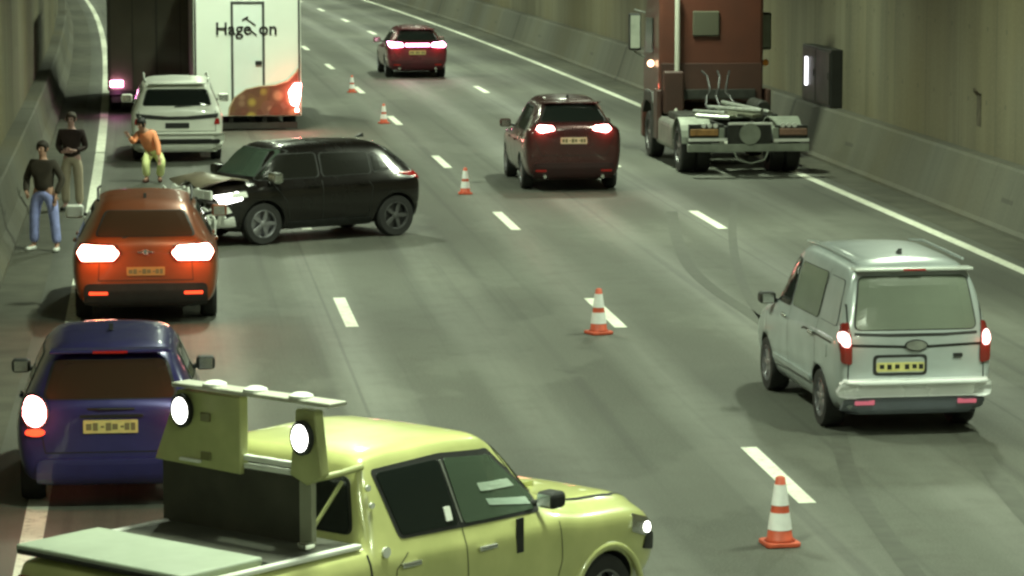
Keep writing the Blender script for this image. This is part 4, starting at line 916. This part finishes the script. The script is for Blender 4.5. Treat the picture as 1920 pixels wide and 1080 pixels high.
def white_lorry():
    m = mat('box_white', (.84, .90, .82), .38, 0, .2, var=.12, vscale=.6)
    t, b = box_lorry('box_lorry', 'white box lorry with black lettering and a colourful picture on its rear doors', -6.27, 75.0, 6.9, 2.54, 3.85, .34, 6.0, m, M_WHITE)
    def strip(name, x0, x1, z0, z1, mm, par=t, y=-.006):
        bm = bmesh.new(); box(bm, (x0, x1), (y - .008, y), (z0, z1)); return obj(name, bm, mm, par)
    fr = mat('door_frame_dark', (.06, .065, .06), .5)
    d = bmesh.new(); box(d, (-.34, .36), (-.012, -.002), (.36, 3.0)); dd = obj('door', d, mat('door_white', (.80, .88, .83), .35, 0, .2, var=.15, vscale=.8), t)
    for x in (-.36, .38): strip('door_edge', x - .03, x + .03, .36, 3.05, fr, dd, -.012)
    strip('door_edge', -.39, .41, 3.0, 3.06, fr, dd, -.022)
    bm = bmesh.new(); box(bm, (.18, .34), (-.06, -.012), (1.55, 1.66)); obj('door_latch', bm, M_INK, dd, bevel=.02)
    for x0 in (-1.25, 1.20): strip('corner_post', x0, x0 + .045, .36, 3.83, mat('post_dark_%d' % (x0 > 0), (.05, .055, .05), .5), t)
    # lettering
    def text(s, x, z, size, shear=.15):
        cu = bpy.data.curves.new('t', 'FONT'); cu.body = s; cu.size = size; cu.extrude = .003; cu.shear = shear; cu.offset = .006
        o = bpy.data.objects.new('t', cu); COL.objects.link(o); dg = bpy.context.evaluated_depsgraph_get(); me = bpy.data.meshes.new_from_object(o.evaluated_get(dg)); bpy.data.objects.remove(o)
        me.transform(Matrix.Translation((x, -.032, z)) @ Matrix.Rotation(R(90), 4, 'X')); me.materials.clear(); me.materials.append(M_INK)
        q = bpy.data.objects.new('lettering', me); COL.objects.link(q); q.parent = t; return q
    text('Hage', -.76, 2.28, .42, .0); text('on', .27, 2.28, .42, .0)
    bm = bmesh.new()
    for a, b_ in (((-.02, 2.46), (.22, 2.26)), ((-.04, 2.66), (.20, 2.50)), ((-.12, 2.62), (.02, 2.70))):
        tube(bm, [(a[0], -.03, a[1]), (b_[0], -.03, b_[1])], .018, 6)
    obj('lettering_stroke', bm, M_INK, t)
    # colourful picture under a sweeping curve
    pts = []
    ctrl = [(-.46, .36), (-.44, .55), (-.32, .78), (-.05, .98), (.25, 1.05), (.65, 1.08), (.95, 1.18), (1.15, 1.38), (1.19, 1.46)]
    pic = bpy.data.materials.new('picture_print'); pic.use_nodes = True; nt = pic.node_tree; tc = nt.nodes.new('ShaderNodeTexCoord')
    vo = nt.nodes.new('ShaderNodeTexVoronoi'); vo.inputs['Scale'].default_value = 3.4; nt.links.new(tc.outputs['Object'], vo.inputs['Vector'])
    sc = nt.nodes.new('ShaderNodeSeparateColor'); nt.links.new(vo.outputs['Color'], sc.inputs[0])
    rp = nt.nodes.new('ShaderNodeValToRGB'); rp.color_ramp.interpolation = 'CONSTANT'; e = rp.color_ramp.elements
    cs = [(0, (.16, .05, .03)), (.22, (.38, .30, .06)), (.38, (.32, .20, .12)), (.55, (.22, .07, .05)), (.68, (.50, .30, .20)), (.82, (.10, .08, .03)), (.92, (.55, .42, .38))]
    while len(e) < len(cs): e.new(.5)
    for k, (p, c) in enumerate(cs): e[k].position = p; e[k].color = (*c, 1)
    nt.links.new(sc.outputs[0], rp.inputs[0])
    cc = mix(nt, rp.outputs[0], (.12, .05, .03), ramp(nt, vo.outputs['Distance'], [(.25, 0.), (.5, .9)])); nt.links.new(cc, nt.nodes['Principled BSDF'].inputs['Base Color'])
    bm = bmesh.new(); prism(bm, ctrl + [(1.19, .36)], 'y', -.036, -.028); obj('picture', bm, pic, t)
    bm = bmesh.new(); tube(bm, [(x, -.034, z) for x, z in ctrl], .022, 6); obj('picture_border', bm, mat('border_tan', (.42, .34, .22), .5), t)
    for sx in (-1, 1):
        bm = bmesh.new()
        prism(bm, [(1.02, .62), (1.18, .55), (1.24, .80), (1.27, 1.12), (1.10, 1.12), (.96, .92)] if sx > 0 else [(-1.22, .5), (-1.05, .5), (-1.05, .62), (-1.22, .62)], 'y', -.09, -.036)
        obj('tail_light', bm, M_TAIL if sx > 0 else M_RED, t, bevel=.02)
    bm = bmesh.new(); box(bm, (1.12, 1.20), (-.08, -.036), (.44, .52)); obj('marker_lamp', bm, M_TAILO, t, bevel=.01)
    point_glow(t, (1.15, -.35, .85), (1, .15, .08), 22, .08)
white_lorry()
def brown_lorry():
    m = mat('box_brown', (.115, .105, .070), .55, 0, .1, var=.35, vscale=.5)
    t, b = box_lorry('box_lorry', 'tall dull brown box lorry standing ahead of the white four wheel drive', -9.05, 80.6, 7.0, 2.50, 4.0, .60, 7.0, m, M_GREASE)
    for x0, x1 in ((-1.24, -1.16), (-.03, .03), (1.16, 1.24), (-.62, -.59), (.59, .62)):
        bm = bmesh.new(); box(bm, (x0, x1), (-.04, -.002), (.62, 3.96)); obj('door_bar', bm, mat('bar_dark_brown', (.05, .045, .03), .5), t)
    bm = bmesh.new(); box(bm, (-1.2, 1.2), (-.05, .0), (.50, .60)); obj('rear_sill', bm, M_GREASE, t)
    for sx in (-1, 1):
        bm = bmesh.new(); box(bm, sorted((sx * .86, sx * 1.18)), (-.09, -.05), (.70, .86)); obj('tail_light', bm, M_TAILP, t, bevel=.02)
    point_glow(t, (-1.0, -.25, .6), (.9, .2, .6), 3)
brown_lorry()

# ------------------------------------------------------------------ traffic cones
M_CONE = mat('cone_red', (.62, .10, .045), .5, var=.25, vscale=8); M_BAND = mat('cone_band', (.85, .86, .84), .35, var=.12, vscale=15)
def cone(x, y, label, rz, sc=1., src=[None]):
    if src[0] is None:
        t = thing('traffic_cone', label, 'cone', (x, y, .005), rz, 'traffic cones along the lane line')
        bm = bmesh.new(); prism(bm, [(-.145, -.115), (-.115, -.145), (.115, -.145), (.145, -.115), (.145, .115), (.115, .145), (-.115, .145), (-.145, .115)], 'z', 0, .035); obj('base', bm, M_CONE, t, bevel=.008)
        def rz_(z): return .108 - .070 * (z - .035) / .52
        bm = bmesh.new(); lathe(bm, [(rz_(.035) + .02, .035), (rz_(.05), .055), (rz_(.3), .3), (rz_(.555), .555), (.02, .565)], 'z', 32); obj('cone_body', bm, M_CONE, t, smooth=True)
        for z0, z1 in ((.13, .27), (.33, .50)):
            bm = bmesh.new(); lathe(bm, [(rz_(z0) + .004, z0), (rz_(z1) + .004, z1)], 'z', 32, caps=False); obj('band', bm, M_BAND, t, smooth=True)
        src[0] = t
    else:
        t = copy_tree(src[0]); t.location = (x, y, .005); t.rotation_euler = (0, 0, rz); t['label'] = label
    t.scale = (sc,) * 3
cone(2.35, 27.25, 'nearest traffic cone, red and white, at the lower right in front of the silver van', .2, 1.08)
cone(1.12, 40.5, 'red and white traffic cone on a lane dash left of the silver van', .5, 1.04)
cone(-.88, 59.3, 'red and white traffic cone standing alone between the black car and the red hatchback', .1, .88)
cone(-3.14, 77.3, 'small distant traffic cone just beyond the roof of the black car', .4, .85)
cone(-4.51, 89.1, 'most distant small traffic cone right of the white box lorry', .3, .85)

# ------------------------------------------------------------------ emergency niche cabinet and cable hook on the right wall
def wall_frame(s, off): p = road_pt(s, off); return p, heading(s)
p, a = wall_frame(45.0, 8.6)
t = thing('emergency_cabinet', 'dark steel cabinet on the right wall with a slim white lamp', 'cabinet', (p.x, p.y, 1.06), a)
bm = bmesh.new(); box(bm, (-.26, 0), (-.3, 2.6), (0, 1.24)); obj('cabinet_body', bm, mat('cabinet_dark', (.016, .017, .014), .5, var=.4, vscale=2), t, bevel=.02)
for y0, y1 in ((-.25, 1.12), (1.17, 2.5)):
    bm = bmesh.new(); box(bm, (-.285, -.262), (y0, y1), (.06, 1.18)); dr = obj('cabinet_door', bm, mat('cabinet_door_dark', (.020, .020, .014), .45, var=.4, vscale=2), t, bevel=.01)
    bm = bmesh.new(); box(bm, (-.30, -.286), (y0 + .1, y0 + .14), (.6, .75)); obj('door_handle', bm, M_GREASE, dr)
bm = bmesh.new(); box(bm, (-.33, -.262), (1.95, 2.03), (.36, .98)); obj('strip_lamp', bm, emit('strip_lamp_white', (.95, .95, 1.0), 5, (.8, .8, .8)), t, bevel=.01)
p, a = wall_frame(33.6, 8.6)
t = thing('wall_hook', 'rusty lifting hook on the right tunnel wall above the barrier', 'hook', (p.x, p.y, 1.75), a)
RU = mat('rust', (.07, .055, .035), .8, .2, var=.4, vscale=10)
bm = bmesh.new(); tube(bm, [(-.01, -.10, .3), (-.08, -.09, .38), (-.10, 0, .42), (-.08, .09, .38), (-.01, .10, .3)], .018); obj('hook_loop', bm, RU, t)
bm = bmesh.new(); box(bm, (-.012, .0), (-.14, .14), (-.25, .34)); obj('rust_plate', bm, mat('rust_stain', (.085, .072, .045), .85, var=.5, vscale=5), t)

# ------------------------------------------------------------------ tyre marks on the road
def mark(pts, w_, m):
    bm = bmesh.new(); pts = [Vector(p) for p in pts]; fine = []
    for i in range(len(pts) - 1):
        p0, p1, p2, p3 = pts[max(i - 1, 0)], pts[i], pts[i + 1], pts[min(i + 2, len(pts) - 1)]
        for k in range(8):
            t_ = k / 8; fine.append(.5 * ((2 * p1) + (p2 - p0) * t_ + (2 * p0 - 5 * p1 + 4 * p2 - p3) * t_ ** 2 + (3 * p1 - p0 - 3 * p2 + p3) * t_ ** 3))
    prev = None
    for i, p in enumerate(fine):
        d = (fine[min(i + 1, len(fine) - 1)] - fine[max(i - 1, 0)]).normalized(); n = Vector((-d.y, d.x)) * w_ / 2
        q = (bm.verts.new((p.x + n.x, p.y + n.y, .003)), bm.verts.new((p.x - n.x, p.y - n.y, .003)))
        if prev: bm.faces.new((prev[0], prev[1], q[1], q[0]))
        prev = q
    tag(obj('tyre_mark', bm, m), kind='structure')
M_MARK = mat('rubber_smear', (.046, .048, .038), .7, var=.8, vscale=5, dirt=(.085, .09, .073))
mark([(2.85, 56.1), (2.72, 52.0), (2.7, 48.0), (2.9, 45.0), (3.3, 41.8), (3.6, 38.0), (3.9, 34)], .20, M_MARK)
mark([(4.1, 58), (3.65, 52), (3.4, 47), (3.35, 43), (3.5, 39)], .14, M_MARK)
mark([(4.9, 34.5), (4.75, 31), (4.75, 28), (4.9, 25), (5.1, 22)], .22, M_MARK)
mark([(3.45, 33), (3.30, 30), (3.35, 27), (3.5, 23)], .18, M_MARK)


# ------------------------------------------------------------------ people
def skin(name, joints, edges, m, parent, sub=2, root=0):
    me = bpy.data.meshes.new(name); me.from_pydata([j[:3] for j in joints], edges, []); me.materials.append(m)
    o = bpy.data.objects.new(name, me); COL.objects.link(o)
    if parent: o.parent = parent
    md = o.modifiers.new('skin', 'SKIN'); md.use_smooth_shade = True
    if not me.skin_vertices: me.skin_vertices.new() if hasattr(me.skin_vertices, 'new') else None
    for i, j in enumerate(joints):
        r_ = j[3]; rr = r_ if isinstance(r_, tuple) else (r_, r_); me.skin_vertices[0].data[i].radius = rr
        me.skin_vertices[0].data[i].use_root = (i == root)
    sb = o.modifiers.new('s', 'SUBSURF'); sb.levels = sub; sb.render_levels = sub
    return o
M_SKIN = mat('skin', (.42, .24, .17), .55, var=.1)
def lerp(a, b, t): return tuple(a[i] + (b[i] - a[i]) * t for i in range(3))
def person(label, loc, rz, P, mats, shoe_h=.06, sc=1.):
    """P: joint dict (x right, y forward, z up)"""
    t = thing('person', label, 'person', loc, rz); t.scale = (sc,) * 3
    J = []; E = []; idx = {}
    def add(k, co, r, par=None):
        idx[k] = len(J); J.append((*co, r)); 
        if par is not None: E.append((idx[par], idx[k]))
    add('pel', P['pel'], (.13, .10)); add('waist', P['waist'], (.12, .09), 'pel'); add('chest', P['chest'], (.15, .11), 'waist'); add('neck', P['neck'], (.055, .055), 'chest')
    add('jaw', lerp(P['neck'], P['head'], .45), (.062, .07), 'neck'); add('head', P['head'], (.075, .09), 'jaw'); add('crown', P['crown'], (.06, .07), 'head')
    for s in ('l', 'r'):
        add(s + 'hip', P[s + 'hip'], .085, 'pel'); add(s + 'knee', P[s + 'knee'], .058, s + 'hip'); add(s + 'ank', P[s + 'ank'], .038, s + 'knee'); add(s + 'toe', P[s + 'toe'], .035, s + 'ank')
        add(s + 'sh', P[s + 'sh'], .055, 'chest'); add(s + 'elb', P[s + 'elb'], .04, s + 'sh'); add(s + 'wri', P[s + 'wri'], .026, s + 'elb'); add(s + 'palm', P[s + 'palm'], (.034, .02), s + 'wri')
        w_, pm = Vector(P[s + 'wri']), Vector(P[s + 'palm']); d = (pm - w_).normalized(); sd = d.cross(Vector((0, 1, 0)))
        if sd.length < .2: sd = d.cross(Vector((1, 0, 0)))
        sd.normalize(); up = sd.cross(d)
        for q, (o_, l_) in enumerate(((-.027, .062), (-.009, .075), (.009, .07), (.027, .055))):
            a = pm + sd * o_ + d * .03; b = a + d * l_ * .55; c_ = b + (d * .75 + up * .6).normalized() * l_ * .45
            add('%sf%da' % (s, q), a, .009, s + 'palm'); add('%sf%db' % (s, q), b, .008, '%sf%da' % (s, q)); add('%sf%dc' % (s, q), c_, .007, '%sf%db' % (s, q))
        a = w_ + d * .03 + sd * -.035; b = a + (d + sd * -.7).normalized() * .045; add(s + 'tha', a, .011, s + 'palm'); add(s + 'thb', b, .009, s + 'tha')
    body_ = skin('body', J, E, mats['skin'], t, 1)
    hd = Vector(P['head']); fw = Vector(P['face']).normalized(); rt = fw.cross(Vector((0, 0, 1))).normalized(); upv = rt.cross(fw)
    bm = bmesh.new()
    for s in (-1, 1): bmesh.ops.create_uvsphere(bm, u_segments=8, v_segments=6, radius=.012, matrix=Matrix.Translation(hd + fw * .083 + rt * .032 * s + upv * .01))
    obj('eyes', bm, M_INK, t)
    bm = bmesh.new(); tube(bm, [hd + fw * .08 + upv * .01, hd + fw * .112 - upv * .03], [.008, .014]); tube(bm, [hd + fw * .085 - upv * .062 - rt * .022, hd + fw * .09 - upv * .064, hd + fw * .085 - upv * .062 + rt * .022], .006)
    for s in (-1, 1): tube(bm, [hd + rt * s * .085 - upv * .03, hd + rt * s * .095 + upv * .02], [.012, .018])
    obj('face_features', bm, mats['skin'], t)
    bm = bmesh.new(); c0 = Vector(P['crown']); mt = Matrix.Translation(hd + upv * .035 - fw * .018) @ Matrix.Diagonal((.10, .108, .105, 1)); bmesh.ops.create_icosphere(bm, subdivisions=3, radius=1, matrix=mt)
    for v in bm.verts:
        if (v.co - hd).dot(fw) > .03 and (v.co - hd).dot(upv) < .06: v.co -= fw * ((v.co - hd).dot(fw) - .03)
    obj(mats.get('hairname', 'hair'), bm, mats['hair'], t, smooth=True)
    k = lambda *n: [(*P[q], 1) for q in n]
    tr = mats['trousers']
    J2 = [(*P['pel'], (.16, .13)), (*lerp(P['pel'], P['waist'], .6), (.15, .12))]; E2 = [(0, 1)]
    for s in ('l', 'r'):
        b0 = len(J2); J2 += [(*P[s + 'hip'], (.11, .11)), (*P[s + 'knee'], (.082, .085)), (*lerp(P[s + 'knee'], P[s + 'ank'], .92), (.075, .08))]; E2 += [(0, b0), (b0, b0 + 1), (b0 + 1, b0 + 2)]
    skin('trousers', J2, E2, tr, t, 2)
    J3 = [(*P['chest'], (.19, .14)), (*P['waist'], (.165, .13)), (*lerp(P['waist'], P['pel'], 1.15), (.175, .15)), (*lerp(P['chest'], P['neck'], .75), (.08, .08))]; E3 = [(0, 1), (1, 2), (0, 3)]
    for s in ('l', 'r'):
        b0 = len(J3); J3 += [(*P[s + 'sh'], .08), (*P[s + 'elb'], .062), (*lerp(P[s + 'elb'], P[s + 'wri'], .92), .05)]; E3 += [(0, b0), (b0, b0 + 1), (b0 + 1, b0 + 2)]
    skin('jacket', J3, E3, mats['jacket'], t, 2)
    for s in ('l', 'r'):
        A, T = P[s + 'ank'], P[s + 'toe']; dv = (Vector(T) - Vector(A)).normalized()
        skin('shoe', [(A[0] - dv.x * .04, A[1] - dv.y * .04, .05, (.05, .045)), (A[0] + dv.x * .08, A[1] + dv.y * .08, .045, (.052, .042)), (T[0] + dv.x * .05, T[1] + dv.y * .05, .035, (.045, .032))], [(0, 1), (1, 2)], mats['shoe'], t, 2)
    return t, body_
STAND = dict(pel=(0, 0, .95), waist=(0, 0, 1.10), chest=(0, .01, 1.33), neck=(0, .01, 1.49), head=(0, .03, 1.63), crown=(0, .02, 1.69), face=(0, 1, 0),
             lhip=(-.10, 0, .90), rhip=(.10, 0, .90), lknee=(-.12, .02, .50), rknee=(.12, .02, .50), lank=(-.13, 0, .09), rank=(.13, -.02, .09), ltoe=(-.16, .14, .035), rtoe=(.16, .12, .035),
             lsh=(-.19, 0, 1.40), rsh=(.19, 0, 1.40), lelb=(-.25, -.03, 1.13), relb=(.25, -.03, 1.13), lwri=(-.24, .06, .90), rwri=(.20, .16, 1.0), lpalm=(-.24, .08, .82), rpalm=(.16, .21, .97))
PJ = dict(STAND); PJ.update(lhip=(-.13, 0, .90), rhip=(.13, 0, .90), lknee=(-.19, .02, .50), rknee=(.17, .02, .50), lank=(-.22, 0, .09), rank=(.20, -.02, .09), ltoe=(-.26, .14, .035), rtoe=(.24, .12, .035), lelb=(-.32, -.03, 1.15), relb=(.32, -.03, 1.15), rwri=(.24, .14, .93), rpalm=(.20, .18, .90))
person('person in pale blue jeans and white shoes standing by the left barrier', (-7.42, 49.9, 0), R(160), PJ,
       dict(skin=M_SKIN, hair=mat('dark_hair', (.03, .022, .016), .7), trousers=mat('blue_jeans', (.36, .40, .80), .8, var=.35, vscale=9), jacket=mat('brown_jacket', (.05, .04, .028), .8, var=.35, vscale=6), shoe=M_WHITE))
P2 = dict(STAND); P2.update(lwri=(-.10, .20, 1.08), lpalm=(-.03, .22, 1.10), rwri=(.12, .2, 1.05), rpalm=(.05, .22, 1.07))
person('person in a long dark maroon coat and beige trousers standing near the left edge line', (-7.86, 56.3, 0), R(175), P2,
       dict(skin=mat('pink_skin', (.50, .30, .27), .5), hair=mat('brown_hair', (.05, .035, .025), .7), trousers=mat('beige_trousers', (.42, .36, .27), .8, var=.15), jacket=mat('maroon_coat', (.035, .018, .016), .8, var=.4, vscale=6), shoe=M_INK))
W_ = dict(pel=(.05, -.08, .62), waist=(.02, -.02, .74), chest=(-.04, .08, .92), neck=(-.08, .16, 1.04), head=(-.10, .22, 1.15), crown=(-.10, .21, 1.21), face=(-.4, 1, -.3),
          lhip=(-.03, -.06, .58), rhip=(.13, -.08, .58), lknee=(-.05, .10, .36), rknee=(.26, .04, .40), lank=(-.05, 0, .09), rank=(.17, -.12, .09), ltoe=(-.06, .15, .035), rtoe=(.22, .03, .035),
          lsh=(-.20, .08, .96), rsh=(.12, .10, .96), lelb=(-.27, .2, .80), relb=(.22, .16, .74), lwri=(-.30, .34, .92), rwri=(.26, .24, .52), lpalm=(-.33, .38, .97), rpalm=(.27, .27, .45))
HV = mat('hi_vis_yellow', (.85, .92, .42), .6, var=.15, vscale=8)
wk, _ = person('crouching road worker in orange jacket and yellow hi-vis trousers behind the white four wheel drive', (-7.10, 61.7, 0), R(172 + 0), {k: ((-v[0], v[1], v[2]) if k != 'zz' else v) for k, v in W_.items()},
       dict(skin=M_SKIN, hair=mat('black_hair', (.015, .015, .015), .6), trousers=HV, jacket=mat('hi_vis_orange', (.95, .34, .16), .6, var=.15, vscale=8), shoe=mat('work_boot', (.10, .04, .03), .7)))
